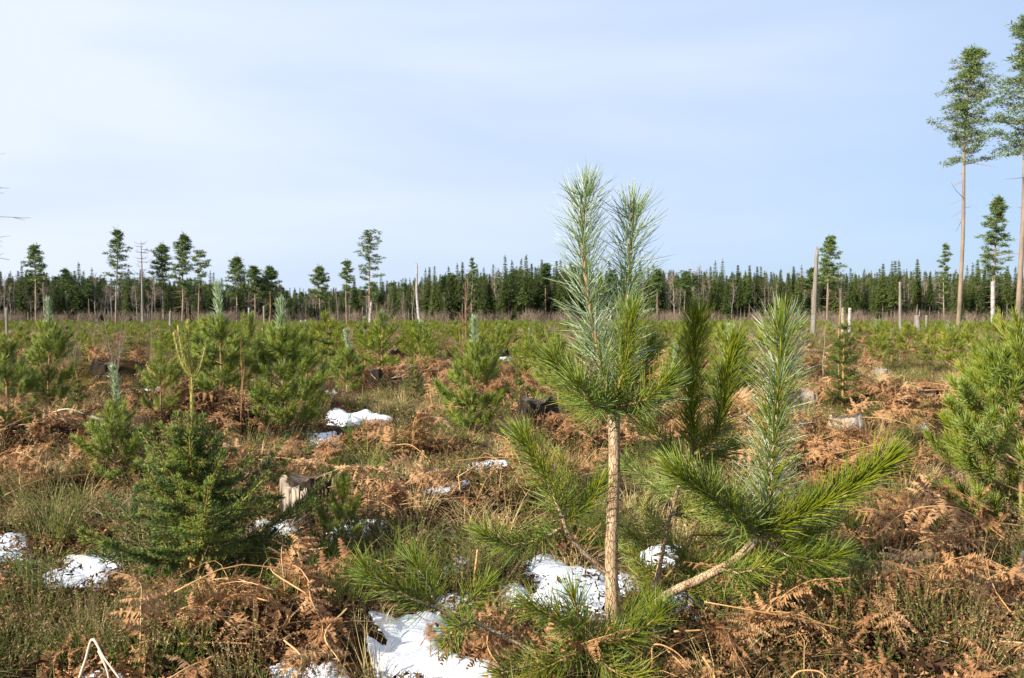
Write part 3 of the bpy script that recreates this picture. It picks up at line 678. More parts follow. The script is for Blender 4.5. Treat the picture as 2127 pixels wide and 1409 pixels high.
# ------------------------------------------------------------------ the main pine
D0 = 2.85
bx, by, _ = at(1278, 1366, D0); bz = hz(bx, by) - .03
root_p = np.array([bx, by, bz])
pine = empty('young_pine', root_p)
tag(pine, 'tall silvery young pine with twin frosty leaders in the foreground, taller than every sapling', 'pine sapling')
def A3(p):
    return at(p[0], p[1], D0 + p[2]) - root_p
def pl(*pts): return [A3(p) for p in pts]
mb = MB()
tp = spline([np.zeros(3)] + pl((1274, 1300, 0), (1270, 1190, 0), (1272, 1080, 0), (1276, 960, 0), (1274, 845, 0)), 60)
tube(mb, tp, np.interp(np.linspace(0, 1, 60), [0, .1, .25, .27, .32, .9, 1], [.031, .025, .0232, .0262, .0215, .0185, .022]), 22, 0, .5, True, .055)
trunk = mb.build('trunk', [M_bark], pine, True)
def leader(pts, r0=.011, r1=.004, **k):
    return dict(pts=pts, r0=r0, r1=r1, **k)
SH = []  # (branch key, points, kwargs)
# twin leaders
SHOOTS = {
 'twin leader leaning left, thick with silvery needles': [
   dict(w=[(1268, 850, .0), (1252, 770, .01), (1228, 660, .02), (1214, 545, .02), (1212, 455, .01), (1216, 410, .0)], r=(.010, .004), n=dict(Ln=.142, dens=1050, mo=(2, 5, .3), mi=5, w=.0031, a0=58, a1=50, start=.04, curve=.22))],
 'right twin leader, slightly shorter, with pale needle tips': [
   dict(w=[(1280, 848, .05), (1292, 740, .06), (1303, 620, .07), (1310, 530, .07), (1314, 442, .06)], r=(.010, .004), n=dict(Ln=.145, dens=1000, mo=(2, 5, .3), mi=5, w=.0031, a0=58, a1=52, start=.05, curve=.22))],
}
MIX = dict(mo=0, mi=1)
def S(pts_, r=(.006, .003), **n):
    q = dict(Ln=.066, dens=1350, w=.0019, a0=52, a1=24, start=.0); q.update(n); q['Ln'] *= 1.72; q['w'] *= 1.5; q['a0'] += 6; q['a1'] += 14; q['dens'] = max(q['dens'] * .72, 850); return dict(w=pts_, r=r, n=q)
GROUPS = [
 ('whorl_branch', [S([(1275, 845, -.02), (1296, 760, -.09), (1312, 665, -.12)], Ln=.072, a0=40)]),
 ('whorl_branch', [S([(1272, 842, 0), (1215, 805, -.04), (1170, 775, -.06), (1150, 745, -.07)], Ln=.07)]),
 ('whorl_branch', [S([(1270, 845, .02), (1210, 840, .08), (1165, 800, .12)], mo=0, Ln=.06)]),
 ('whorl_branch', [S([(1280, 845, -.02), (1340, 830, -.12), (1385, 790, -.16)], Ln=.066)]),
 ('whorl_branch', [S([(1280, 848, 0), (1330, 846, .02), (1375, 826, .03), (1395, 800, .03)], mo=2, Ln=.062)]),
 ('whorl_branch', [S([(1276, 842, .05), (1330, 780, .16), (1352, 720, .2)], mo=0, Ln=.062)]),
 ('whorl_branch', [S([(1270, 850, -.03), (1230, 838, -.15), (1200, 795, -.2)], mo=0, Ln=.062)]),
 # left branch from the trunk
 ('branch', [dict(w=[(1262, 1192, 0), (1215, 1150, -.02), (1180, 1108, -.04), (1168, 1070, -.05)], r=(.0085, .006), n=None),
             S([(1168, 1075, -.05), (1142, 1010, -.06), (1110, 950, -.07), (1088, 915, -.07)], Ln=.07, dens=1700),
             S([(1166, 1098, -.04), (1110, 1125, -.09), (1050, 1130, -.12), (1008, 1112, -.13)], mo=0, Ln=.058),
             S([(1172, 1085, -.04), (1215, 1050, -.02), (1248, 1005, 0)], Ln=.056, mo=0),
             S([(1160, 1060, -.03), (1180, 1000, .1), (1165, 960, .12)], Ln=.055, mo=4, dens=1100)]),
 # thick right branch and its big upturned shoots
 ('branch', [dict(w=[(1282, 1318, .0), (1330, 1275, -.02), (1392, 1232, -.03), (1470, 1195, -.04), (1530, 1160, -.04), (1578, 1112, -.04)], r=(.0165, .0125), n=None),
             S([(1578, 1115, -.04), (1598, 1040, -.05), (1606, 930, -.06), (1618, 800, -.07), (1624, 690, -.08)], (.009, .004), Ln=.088, dens=2000, mo=(0, 2, .28), mi=5, a0=52, a1=30, w=.0021),
             S([(1580, 1112, -.05), (1660, 1070, -.08), (1740, 1030, -.10), (1800, 990, -.12), (1845, 960, -.13)], (.007, .003), Ln=.076, dens=2000, w=.0021, a0=50, a1=24, lift=.5),
             S([(1574, 1110, -.05), (1530, 1070, -.12), (1470, 1025, -.18), (1410, 985, -.22)], (.007, .003), Ln=.076, dens=1900, w=.0021, a0=58, lift=.4),
             S([(1582, 1118, -.03), (1630, 1150, -.08), (1690, 1165, -.13), (1740, 1152, -.16)], (.006, .003), Ln=.062, a0=60, lift=.2, start=.25),
             S([(1584, 1112, 0), (1640, 1085, .15), (1690, 1040, .24)], Ln=.06, mo=0),
             S([(1572, 1112, .0), (1540, 1060, .1), (1500, 1040, .18)], Ln=.06, mo=0),
             S([(1560, 1130, -.04), (1600, 1170, .05), (1650, 1195, .1), (1720, 1200, .12)], Ln=.06, mo=4, dens=1100),
             S([(1500, 1180, -.04), (1540, 1190, -.12), (1590, 1175, -.18)], Ln=.06, mo=4, dens=1000)]),
 # slim rising stem right of the trunk
 ('branch', [dict(w=[(1290, 1325, .05), (1345, 1270, .12), (1368, 1185, .16), (1388, 1085, .2), (1410, 1010, .24), (1440, 930, .28)], r=(.010, .006), n=None),
             S([(1440, 935, .28), (1436, 850, .3), (1440, 760, .3), (1448, 672, .28)], (.007, .003), Ln=.075, dens=2100, mo=0, mi=0, a0=40, a1=18, w=.002),
             S([(1440, 935, .26), (1490, 890, .18), (1505, 800, .14), (1522, 720, .12)], (.006, .003), Ln=.07, dens=1900, a0=42, a1=18),
             S([(1420, 985, .24), (1370, 905, .26), (1340, 880, .3)], Ln=.062, mo=0),
             S([(1430, 950, .26), (1480, 950, .3), (1520, 925, .34)], Ln=.066, mo=0),
             S([(1400, 1040, .22), (1330, 985, .3), (1300, 960, .32)], Ln=.05, mo=1, dens=700),
             S([(1392, 1080, .2), (1340, 1120, .2), (1310, 1110, .2)], Ln=.06, mo=4, dens=900),
             S([(1392, 1070, .2), (1450, 1060, .15), (1500, 1065, .1)], Ln=.06, mo=4, dens=1000)]),
 ('branch', [dict(w=[(1290, 1310, .08), (1360, 1230, .22), (1420, 1150, .32), (1450, 1080, .38)], r=(.008, .005), n=None),
             S([(1450, 1085, .38), (1480, 1030, .42), (1475, 985, .44)], Ln=.06, mo=0),
             S([(1440, 1110, .36), (1520, 1110, .36), (1580, 1095, .36)], Ln=.058, mo=4, dens=1100),
             S([(1420, 1150, .32), (1370, 1110, .36), (1345, 1060, .4)], Ln=.058, mo=4, dens=1100),
             S([(1400, 1180, .3), (1480, 1175, .26), (1540, 1190, .24)], Ln=.058, mo=4, dens=1200),
             S([(1370, 1220, .26), (1430, 1225, .2), (1490, 1240, .18)], Ln=.056, mo=0, dens=1100),
             S([(1380, 1200, .28), (1340, 1180, .3), (1310, 1150, .3)], Ln=.05, mo=4, dens=1000)]),
 ('branch', [dict(w=[(1578, 1118, -.02), (1620, 1160, .02), (1660, 1200, .04)], r=(.007, .004), n=None),
             S([(1640, 1180, .03), (1600, 1215, .0), (1560, 1225, -.02)], Ln=.056, mo=4, dens=1100),
             S([(1650, 1190, .03), (1700, 1210, .0), (1750, 1215, -.02)], Ln=.056, mo=0, dens=1100),
             S([(1610, 1150, .01), (1670, 1120, .06), (1720, 1085, .1)], Ln=.06, mo=0, dens=1100)]),
 # low front spray
 ('branch', [dict(w=[(1272, 1350, -.02), (1262, 1345, -.15), (1232, 1335, -.22)], r=(.007, .005), n=None),
             S([(1232, 1336, -.22), (1170, 1290, -.26), (1100, 1258, -.28)], Ln=.062, start=.1),
             S([(1232, 1336, -.22), (1205, 1290, -.24), (1190, 1238, -.25)], Ln=.06, mo=0, dens=1200),
             S([(1234, 1338, -.22), (1300, 1325, -.28), (1355, 1290, -.3), (1372, 1270, -.3)], Ln=.064),
             S([(1236, 1336, -.2), (1300, 1290, -.14), (1345, 1255, -.12)], Ln=.062, mo=0),
             S([(1230, 1340, -.22), (1170, 1370, -.3), (1120, 1395, -.34)], Ln=.058, mo=0),
             S([(1236, 1345, -.22), (1270, 1390, -.32), (1330, 1410, -.36)], Ln=.058, mo=4),
             S([(1226, 1340, -.2), (1180, 1330, -.12), (1120, 1340, -.08)], Ln=.06, mo=0)]),
 # long low left branch
 ('branch', [dict(w=[(1276, 1395, -.05), (1180, 1385, -.22), (1080, 1340, -.26), (985, 1292, -.28), (905, 1262, -.3)], r=(.009, .005), n=None),
             S([(905, 1262, -.3), (860, 1245, -.33), (800, 1212, -.35), (765, 1190, -.36)], Ln=.064),
             S([(903, 1260, -.3), (890, 1215, -.29), (862, 1170, -.28)], Ln=.06),
             S([(985, 1292, -.28), (950, 1300, -.36), (930, 1330, -.4)], Ln=.05, mo=0, dens=900),
             S([(940, 1275, -.29), (985, 1240, -.25), (1010, 1215, -.23)], Ln=.05, mo=0, dens=900),
             S([(1130, 1365, -.25), (1090, 1385, -.3), (1040, 1400, -.34)], Ln=.055, mo=0, dens=1100)]),
 # old yellowing sprays behind and right
 ('branch', [dict(w=[(1290, 1330, .05), (1400, 1280, .25), (1520, 1250, .38), (1640, 1225, .46)], r=(.010, .006), n=None),
             S([(1640, 1225, .46), (1720, 1190, .5), (1790, 1180, .52)], Ln=.062, mo=4, dens=1000),
             S([(1600, 1230, .44), (1650, 1180, .4), (1700, 1140, .38)], Ln=.062, mo=0, dens=1100),
             S([(1520, 1250, .38), (1560, 1190, .4), (1560, 1150, .42)], Ln=.06, mo=4, dens=1000),
             S([(1440, 1270, .3), (1450, 1210, .3), (1420, 1160, .3)], Ln=.06, mo=4, dens=1000),
             S([(1500, 1255, .36), (1490, 1200, .44), (1520, 1150, .5)], Ln=.06, mo=4, dens=1000),
             S([(1560, 1240, .4), (1640, 1255, .3), (1700, 1240, .25)], Ln=.06, mo=0, dens=900),
             S([(1400, 1280, .25), (1350, 1230, .3), (1330, 1180, .35)], Ln=.055, mo=4, dens=800)]),
]
def build_needles(sp, parent, label=None, lod='A'):
    nb = MB(); P = shoot(nb, pl(*sp['w']), lod=lod, **sp['n'])
    o = nb.build('needle_spray', PINE, parent); return o
for lab, shs in SHOOTS.items():
    for sp in shs:
        wb = MB(); P = spline(pl(*sp['w']), 30); tube(wb, P, np.linspace(sp['r'][0], sp['r'][1], 30), 8, 0, .5, True, .06)
        tube(wb, np.array([P[-1], P[-1] + [0, 0, .012], P[-1] + [0, 0, .028]]), [.006, .0065, .001], 6, 1)
        o = wb.build('leader_shoot', [M_twig, M_rtwig], pine, True); o['label'] = lab
        build_needles(sp, o)
for nm, shs in GROUPS:
    wb = MB()
    for sp in shs:
        P = spline(pl(*sp['w']), 24); tube(wb, P, np.linspace(sp['r'][0], sp['r'][1], 24), 9 if sp['r'][0] > .008 else 6, 0, .5, True, .07)
        if sp['n']:
            e = P[-1]; d = nrm(P[-1] - P[-3]); tube(wb, np.array([e, e + d * .01, e + d * .02]), [.0045, .005, .001], 6, 1)
    big = shs[0]['r'][0] > .008
    o = wb.build('branch', [M_bark if big else M_twig, M_rtwig], pine, True)
    for sp in shs:
        if sp['n']: build_needles(sp, o)

# ------------------------------------------------------------------ young pines of the plantation
def pine_parts(seed, lod='B', years=5, nb=(4, 6), silver=True, lead=.30, bushy=1.0, w=.0042, dens=560, Ln=.088):
    """one metre tall young pine: trunk, and one MB per branch"""
    g = np.random.default_rng(seed)
    tr = MB(); n = years * 3
    P = spline([(0, 0, -.03), (g.normal(0, .012), g.normal(0, .012), .3), (g.normal(0, .015), g.normal(0, .015), .65), (g.normal(0, .02), g.normal(0, .02), 1.)], 16)
    tube(tr, P, np.linspace(.018, .004, 16), 7, 3, .5, True, .06, g)
    def pos(z): k = min(max((z + .03) / 1.03 * 15, 0), 14.999); i_ = int(k); return P[i_] * (1 - k + i_) + P[i_ + 1] * (k - i_)
    hs = [1 - lead]; step = (1 - lead - .06) / (years - 1)
    for y in range(1, years): hs.append(max(.05, hs[-1] - step * g.uniform(.8, 1.15)))
    ld = MB(); shoot(ld, [pos(z) for z in np.linspace(hs[0] + .01, 1, 5)], Ln * (1.05 if silver else .85), dens * 1.7, w * (1.15 if silver else 1), (2, 5, .22) if silver else 0, 5 if silver else 1, lod, 40, 34, rs=.004)
    if years > 2: shoot(ld, [pos(z) for z in np.linspace(hs[1], hs[0], 4)], Ln * .8, dens * .8, w, 0, 1, lod, 58, 45, rs=.006)
    brs = []
    for k, z in enumerate(hs):
        m = int(g.integers(nb[0], nb[1] + 1)); a0 = g.random() * 6.28
        for b in range(m):
            az_ = a0 + b * 6.283 / m + g.normal(0, .25); L = (.17 + .105 * k - .012 * k * k) * g.uniform(.75, 1.15) * bushy
            if k >= years - 1: L *= .75
            el = math.radians([62, 48, 36, 26, 18, 12][min(k, 5)] + g.normal(0, 7))
            hd = np.array([math.cos(az_), math.sin(az_), 0]); c = pos(z)
            p1 = c + hd * L * .5 * math.cos(el) + np.array([0, 0, L * .5 * math.sin(el)])
            p2 = c + hd * L * math.cos(el) * .93 + np.array([0, 0, L * (math.sin(el) + .14)])
            Q = spline([c, p1, p2], 10); B_ = MB(); tube(B_, Q, np.linspace(.007, .0025, 10), 4, 3, .5, False)
            old = 0 if g.random() < .8 else 4
            shoot(B_, list(Q[5 if k > 1 else 3 if k else 1::2]) + [Q[-1]], Ln, dens, w, old, 1, lod, 52, 24, lift=.35)
            if k >= 1:
                for s_ in range(2 + (k > 1)):
                    u = [.55, .6, .85, .3][s_]; q = Q[int(u * 9)]; sg = (-1) ** s_
                    dv = nrm(hd * .8 + np.array([-hd[1], hd[0], 0]) * sg * g.uniform(.6, 1.) + np.array([0, 0, g.uniform(.3, .8)]))
                    l2 = L * g.uniform(.35, .5); R_ = [q, q + dv * l2 * .5, q + dv * l2 + np.array([0, 0, l2 * .2])]
                    tube(B_, spline(R_, 5), np.linspace(.004, .002, 5), 3, 3, .5, False)
                    shoot(B_, R_, Ln * .95, dens * .95, w, 0 if g.random() < .8 else 4, 1, lod, 52, 24, lift=.3)
            brs.append(B_)
    return tr, ld, brs
def spruce_parts(seed, lod='B', tert=True, mm=(4, 7), H1=1.0, wid=.42, leadlen=.22, dens=900, Ln=.03, w=.0022, nwh=6, crown_top=None, barelead=False, down=0.0):
    g = np.random.default_rng(seed); tr = MB(); ct = crown_top or (H1 - leadlen)
    P = spline([(0, 0, -.03), (g.normal(0, .01), g.normal(0, .01), H1 * .4), (g.normal(0, .012), g.normal(0, .012), ct), (g.normal(0, .012), g.normal(0, .012), ct + .02 if barelead else H1)], 20)
    tube(tr, P, np.linspace(.018, .0085 if barelead else .005, 20) * H1, 7, 2, .5, True, .05, g)
    def pos(z): return np.array([np.interp(z, P[:, 2], P[:, 0]), np.interp(z, P[:, 2], P[:, 1]), z])
    ld = MB()
    if not barelead: shoot(ld, [pos(z) for z in np.linspace(ct, H1, 5)], Ln, dens * .6, w, 1, 0, lod, 60, 40, curve=.05, rs=.004)
    brs = []
    zs = []; z = ct
    while z > .04 * H1: zs.append(z); z -= (ct / nwh) * g.uniform(.5, .72)
    for k, z in enumerate(zs):
        fr = (ct - z) / ct; m = int(g.integers(*mm)) if k % 2 == 0 else int(g.integers(2, 5)); a0 = g.random() * 6.28
        for b in range(m):
            az_ = a0 + b * 6.283 / m + g.normal(0, .2); L = wid * (.22 + .95 * fr ** .9) * g.uniform(.7, 1.2) * (1 if k % 2 == 0 else .55)
            el = math.radians(48 - 42 * fr - down + g.normal(0, 6)); hd = np.array([math.cos(az_), math.sin(az_), 0]); sd = np.array([-hd[1], hd[0], 0]); c = pos(z)
            Q = spline([c, c + hd * L * .5 * math.cos(el) + np.array([0, 0, L * .42 * math.sin(el)]), c + hd * L * math.cos(el) + np.array([0, 0, L * (math.sin(el) + .08)])], 12)
            B_ = MB(); tube(B_, Q, np.linspace(.006, .002, 12) * H1, 4, 2, .5, False)
            shoot(B_, list(Q[2::2]) + [Q[-1]], Ln, dens, w, 0, 1, lod, 62, 40, curve=.05, lift=.2)
            ns = max(2, int(L / (.062 if tert else .085)))
            for s_ in range(ns):
                u = .25 + .6 * s_ / ns
                q = Q[int(u * 11)]
                for sg in (-1, 1):
                    dv = nrm(hd * .85 + sd * sg * g.uniform(.6, .95) + np.array([0, 0, g.normal(.12, .15)])); l2 = L * (1 - u) * g.uniform(.45, .7) + .025
                    R_ = [q, q + dv * l2 * .55, q + dv * l2 + np.array([0, 0, l2 * .08])]
                    tube(B_, spline(R_, 4), np.linspace(.002, .0012, 4), 3, 2, .5, False)
                    shoot(B_, R_, Ln * .92, dens, w, 0 if g.random() < .7 else 1, 1 if g.random() < .3 else 0, lod, 60, 38, curve=.05)
                    if l2 > .09 and tert:
                        for sg2 in (-1, 1):
                            q2 = np.asarray(R_[1]); d2 = nrm(dv * .8 + np.cross(dv, [0, 0, 1]) * sg2 * .8); l3 = l2 * .4
                            shoot(B_, [q2, q2 + d2 * l3 * .5, q2 + d2 * l3], Ln * .85, dens * .9, w, 0, 0, lod, 60, 38, curve=.05)
            brs.append(B_)
    return tr, ld, brs
def proto_meshes(parts, mats, nm):
    tr, ld, brs = parts
    return dict(trunk=tr.mesh('trunk', mats, True), leader=ld.mesh('leader_shoot', mats) if ld.V else None, branches=[b.mesh('branch', mats) for b in brs])
def put(proto, name, P, s, rz, label, cat, group=None, sx=None, tilt=(0, 0)):
    r = empty(name, P, rz, 1); r.scale = (s * (sx or 1), s * (sx or 1), s); r.rotation_euler = (tilt[0], tilt[1], rz); tag(r, label, cat, group)
    inst('trunk', proto['trunk'], r)
    if proto['leader']: inst('leader_shoot', proto['leader'], r)
    for m_ in proto['branches']: inst('branch', m_, r)
    return r
def put2(proto, name, P, s, rz, label, cat, group=None, sx=None, tilt=(0, 0)):
    r = empty(name, P, rz, 1); r.scale = (s * (sx or 1), s * (sx or 1), s); r.rotation_euler = (tilt[0], tilt[1], rz); tag(r, label, cat, group)
    inst('trunk', proto['trunk'], r); inst('crown', proto['crown'], r); return r
PB = [proto_meshes(pine_parts(101, 'B', 5, (5, 6), True, .36, 1.0), PINE, 'p'),
      proto_meshes(pine_parts(102, 'B', 5, (4, 5), True, .42, .95), PINE, 'p'),
      proto_meshes(pine_parts(103, 'B', 4, (5, 6), False, .27, 1.15), PINE, 'p'),
      proto_meshes(pine_parts(104, 'B', 4, (4, 6), False, .24, 1.3, w=.0034), PINE, 'p')]
PB.append(proto_meshes(pine_parts(141, 'B', 6, (6, 7), True, .17, 1.45, dens=620), PINE, 'p'))
def merged(parts, mats):
    tr, ld, brs = parts; c = MB(); c.merge(ld)
    for b in brs: c.merge(b)
    return dict(trunk=tr.mesh('trunk', mats, True), crown=c.mesh('crown', mats))
def single(parts, mats, name):
    tr, ld, brs = parts; c = MB(); c.merge(tr); c.merge(ld)
    for b in brs: c.merge(b)
    return c.mesh(name, mats)
PCp = [pine_parts(120 + k, 'C', 4, (4, 5), k % 2 == 0, (.3, .36, .25, .22, .28)[k], (1.0, .9, 1.2, 1.3, 1.1)[k], w=.010, dens=300, Ln=.11) for k in range(5)]
PC = [merged(p_, PINE) for p_ in PCp]
PCs = [single(p_, PINE, 'young_pine') for p_ in PCp]
SB = [proto_meshes(spruce_parts(201, 'B', False, (4, 7), 1.0, .36, .22, 700, .030, .0026, 5), SPRUCE, 's'), proto_meshes(spruce_parts(202, 'B', False, (4, 7), 1.0, .42, .28, 700, .030, .0026, 5), SPRUCE, 's')]
SCp = [spruce_parts(210 + k, 'C', True, (4, 7), 1.0, .40, .24, 260, .045, .010, 4) for k in range(2)]
SC = [merged(p_, SPRUCE) for p_ in SCp]
def gxy(px, py):
    x, y = ground_at(px, py); return x, y, hz(x, y)
# the near spruce with its bare yellow leader
sx_, sy_, sz_ = gxy(405, 1232)
Hs = (1232 - 655) / F * sy_
tr, ld, brs = spruce_parts(223, 'B', False, (5, 7), 1.0, .50, .22, 950, .028, .0024, 6, crown_top=.54, barelead=True, down=-12)
sp_o = empty('young_spruce', (sx_, sy_, sz_ - .01), .4, 1); sp_o.scale = (Hs, Hs, Hs)
tag(sp_o, 'dark green young spruce with long bare yellow leader in the left foreground', 'spruce sapling')
tr.build('trunk', SPRUCE, sp_o, True)
for b in brs: b.build('branch', SPRUCE, sp_o)
ld = MB(); g = np.random.default_rng(5)
Lp = spline([(0, 0, .52), (-.004, 0, .7), (-.002, .004, .815), (-.016, 0, .90), (-.016, 0, 1.0)], 22); tube(ld, Lp, np.linspace(.0066, .0034, 22), 9, 3, .5, True, .08)
for k in range(420):
    i_ = g.integers(0, 21); c = Lp[i_] * (1 - (u := g.random())) + Lp[min(i_ + 1, 21)] * u; a = g.random() * 6.28
    R_ = np.array([[math.cos(a), math.sin(a), 0]]); needles(ld, np.array([c]) + R_ * .006, np.array([[0, 0, 1.]]) + R_ * .35, -R_, .010, .0022, .0, np.array([g.random()]), 3, 3, 'B')
ld.build('leader_shoot', SPRUCE, sp_o)['label'] = 'long bare yellowish leader'
for (dx, dy, z0, z1, nm) in ((-.080, .01, .79, .955, 0), (-.046, -.03, .80, .98, 0), (.050, .0, .79, .90, 0), (.022, .03, .79, .87, 0)):
    c = MB(); Q = spline([(0, 0, z0 - .01), (dx * .55, dy * .6, z0 + (z1 - z0) * .35), (dx * .9, dy, z1)], 12); 
    a_ = .4; R2 = np.array([[math.cos(-a_), -math.sin(-a_), 0], [math.sin(-a_), math.cos(-a_), 0], [0, 0, 1]]); Q = Q @ R2.T
    tube(c, Q, np.linspace(.003, .0033, 12), 7, 3, .7, True, .08)
    for k in range(150):
        i_ = g.integers(1, 11); p0 = Q[i_] + (Q[i_ + 1] - Q[i_]) * g.random(); a = g.random() * 6.28; R_ = np.array([[math.cos(a), math.sin(a), 0]])
        needles(c, np.array([p0]) + R_ * .005, np.array([[0, 0, 1.]]) + R_ * .35, -R_, .010, .0022, .0, np.array([g.random()]), 3, 3, 'B')
    c.build('side_candle', SPRUCE, sp_o)

# named saplings: px, base py, top py, prototype, width factor, label, kind
NAMED = [
 (588, 915, 632, 0, 1.15, 'bushy pine sapling with frosted tip just left of the long snow patch', 'P'),
 (456, 832, 595, 1, 1.05, 'tall pine sapling with frosty spire rising behind the yellow spruce leader', 'P'),
 (104, 862, 630, 0, .95, 'pine sapling with whitish spire near the left edge, above bracken', 'P'),
 (243, 1010, 770, 1, .85, 'slim silvery pine sapling standing behind and left of the near spruce', 'P'),
 (985, 915, 668, 0, .90, 'yellow-green pine sapling with pale tip left of the dark stump', 'P'),
 (722, 822, 690, 1, .95, 'narrow pine sapling above the long snow patch behind the log', 'P'),
 (786, 770, 688, 2, .9, 'small green pine beside the black stump in the middle distance', 'P'),
 (712, 1182, 985, 2, .8, 'tiny pine seedling right of the torn stump', 'P'),
 (2130, 1125, 700, 4, 1.05, 'broad bright green pine sapling cut by the right edge of the photo', 'P'),
 (672, 745, 650, 3, 1.2, 'round pine sapling in the middle distance right of the frosty bushy one', 'P'),
 (1050, 742, 665, 3, 1.1, 'dense dark pine sapling immediately left of the left leader', 'P'),
 (1112, 735, 668, 2, 1.1, 'spreading pine sapling seen left of the main pine leaders', 'P'),
 (860, 745, 668, 3, 1.3, 'wide low pine sapling beyond the bare orange saplings', 'P'),
 (1885, 735, 672, 3, 1.2, 'dark round pine sapling left of the tall pine trunk', 'P'),
 (1822, 760, 668, 0, .8, 'slender pine sapling right of the spruce with thin yellow leader', 'P'),
 (20, 900, 700, 2, 1.1, 'half hidden pine sapling at the left edge beside the frosty spire', 'P'),
 (640, 860, 690, 2, 1.0, 'dark green pine sapling tucked behind the frosted bushy one', 'P'),
 (520, 850, 660, 3, .9, 'leafy pine sapling between two frosty spires', 'P'),
 (1000, 800, 690, 2, 1.0, 'green pine sapling behind the yellow-green one', 'P'),
 (335, 880, 720, 3, .8, 'pine sapling just left of the spruce leader', 'P'),
 (2060, 780, 660, 2, 1.0, 'pine sapling below the far right tall pine', 'P'),
 (1420, 780, 680, 2, 1.1, 'pine sapling glimpsed between the main pine shoots', 'P'),
 (2010, 760, 672, 3, .9, 'low pine sapling at the foot of the tall right-hand pines', 'P'),
 (1160, 860, 700, 2, 1.2, 'pine sapling behind the whorl of the main pine', 'P'),
 (1750, 842, 640, 0, .8, 'spruce sapling with thin yellow leader right of the silver shoot', 'S'),
 (1922, 780, 700, 1, .8, 'small dark spruce with pale bare leader in brown bracken', 'S'),
 (1850, 770, 690, 0, .8, 'spruce sapling beside the pale flat stump', 'S'),
 (862, 850, 735, 1, .8, 'small dark spruce between two pines in the middle', 'S'),
 (160, 880, 770, 0, .9, 'dark spruce sapling under the frosty spire at left', 'S'),
 (1078, 845, 740, 0, .6, 'thin little spruce above the dark stump', 'S'),
 (955, 830, 680, 1, .5, 'sparse spruce sapling beside the bare orange birch sapling', 'S'),
 (310, 850, 740, 1, .8, 'low spruce sapling behind the silvery slim pine', 'S'),
 (15, 870, 690, 0, .7, 'spruce sapling half cut by the left edge', 'S'),
 (1740, 770, 680, 1, .7, 'dark spruce sapling behind the yellow-leader spruce', 'S'),
 (1640, 1010, 900, 1, .9, 'pine tuft rising behind the big silver shoot', 'P'),
]
placed = [(bx, by, .5), (sx_, sy_, .6)]
for k, (px, pyb, pyt, pr, wf, lab, kd) in enumerate(NAMED):
    if lab.startswith('pine tuft'): continue
    x, y, z = gxy(px, pyb); hh = (pyb - pyt) / F * y; placed.append((x, y, .35 * hh + .25))
    rz = rng.random() * 6.28
    # wide right-edge pine and near ones in full detail
    if kd == 'P':
        if y < 19: put(PB[pr], 'young_pine', (x, y, z), hh, rz, lab, 'pine sapling', sx=wf * .86 * min(1.15, 1.0 / max(hh, .6)))
        else: put2(PC[pr], 'young_pine', (x, y, z), hh, rz, lab, 'pine sapling', sx=wf)
    else:
        if y < 19: put(SB[pr], 'young_spruce', (x, y, z), hh, rz, lab, 'spruce sapling', sx=wf)
        else: put2(SC[pr], 'young_spruce', (x, y, z), hh, rz, lab, 'spruce sapling', sx=wf)
pa = np.array(placed)
# the rest of the plantation, nearest first as things, the far rows as one mass
cand = wedge(5200, 9.5, 150, .85); cand = cand[np.argsort(cand[:, 1])]
keepP = []; 
for c in cand:
    if len(pa) and (np.hypot(pa[:, 0] - c[0], pa[:, 1] - c[1]) < pa[:, 2] + .45).any(): continue
    # open brown strips and sight lines
    q = vnoise(c[0] / 9, c[1] / 14, 51) + .5 * vnoise(c[0] / 3, c[1] / 4, 52)
    if q > .06 and c[1] < 70: continue
    if c[1] < 45 and rng.random() < .3: continue
    if c[1] > 30 and q > -.1 and rng.random() < .5: continue
    px_, py_ = proj(np.array([c[0], c[1], 0.]))
    if 14 > c[1] and (1650 < px_ < 1990 or 620 < px_ < 900 or 1040 < px_ < 1300): continue
    if c[1] < 30 and 1690 < px_ < 1990 and q > -.12: continue
    if c[1] < 12 and px_ < 1000 and rng.random() < .5: continue
    if keepP and np.min(np.hypot(np.array(keepP)[-60:, 0] - c[0], np.array(keepP)[-60:, 1] - c[1])) < .7: continue
    keepP.append(c)
keepP = np.array(keepP)
LMS = [(104, 'left frosty spire'), (243, 'slim silvery pine'), (390, 'yellow spruce leader'), (456, 'tall frosty spire'), (588, 'frosted bushy pine'), (722, 'long snow patch'), (868, 'broken birch'),
       (990, 'yellow-green pine'), (1120, 'black shaded stump'), (1212, 'left twin leader'), (1312, 'right twin leader'), (1440, 'dark upright shoot'), (1625, 'big silver shoot'), (1690, 'leaning snag'), (1752, 'yellow-leader spruce'), (1880, 'dark round pine'), (1990, 'tall bare trunk'), (2110, 'right-edge pine')]
def zone_lab(x, y, kind, hh=.8, wd=1.):
    px = float(proj(np.array([x, y, .5]))[0]); k = min(range(len(LMS)), key=lambda i: abs(LMS[i][0] - px)); side = 'left' if px < LMS[k][0] else 'right'
    dist = 'near' if y < 14 else 'nearer middle' if y < 20 else 'middle' if y < 27 else 'farther middle' if y < 36 else 'far'
    size = ('low' if hh < .62 else 'mid-sized' if hh < .8 else 'tall') + (' slim' if wd < .92 else ' broad' if wd > 1.03 else '')
    return '%s green %s in the %s rows, %s of the %s' % (size, kind, dist, side, LMS[k][1]), '%ss planted across the clearing' % kind
nthing = 0
inside = np.array([abs(proj(np.array([c[0], c[1], .5]))[0] - CX) < 1130 for c in keepP])
ks = 0; restP = []
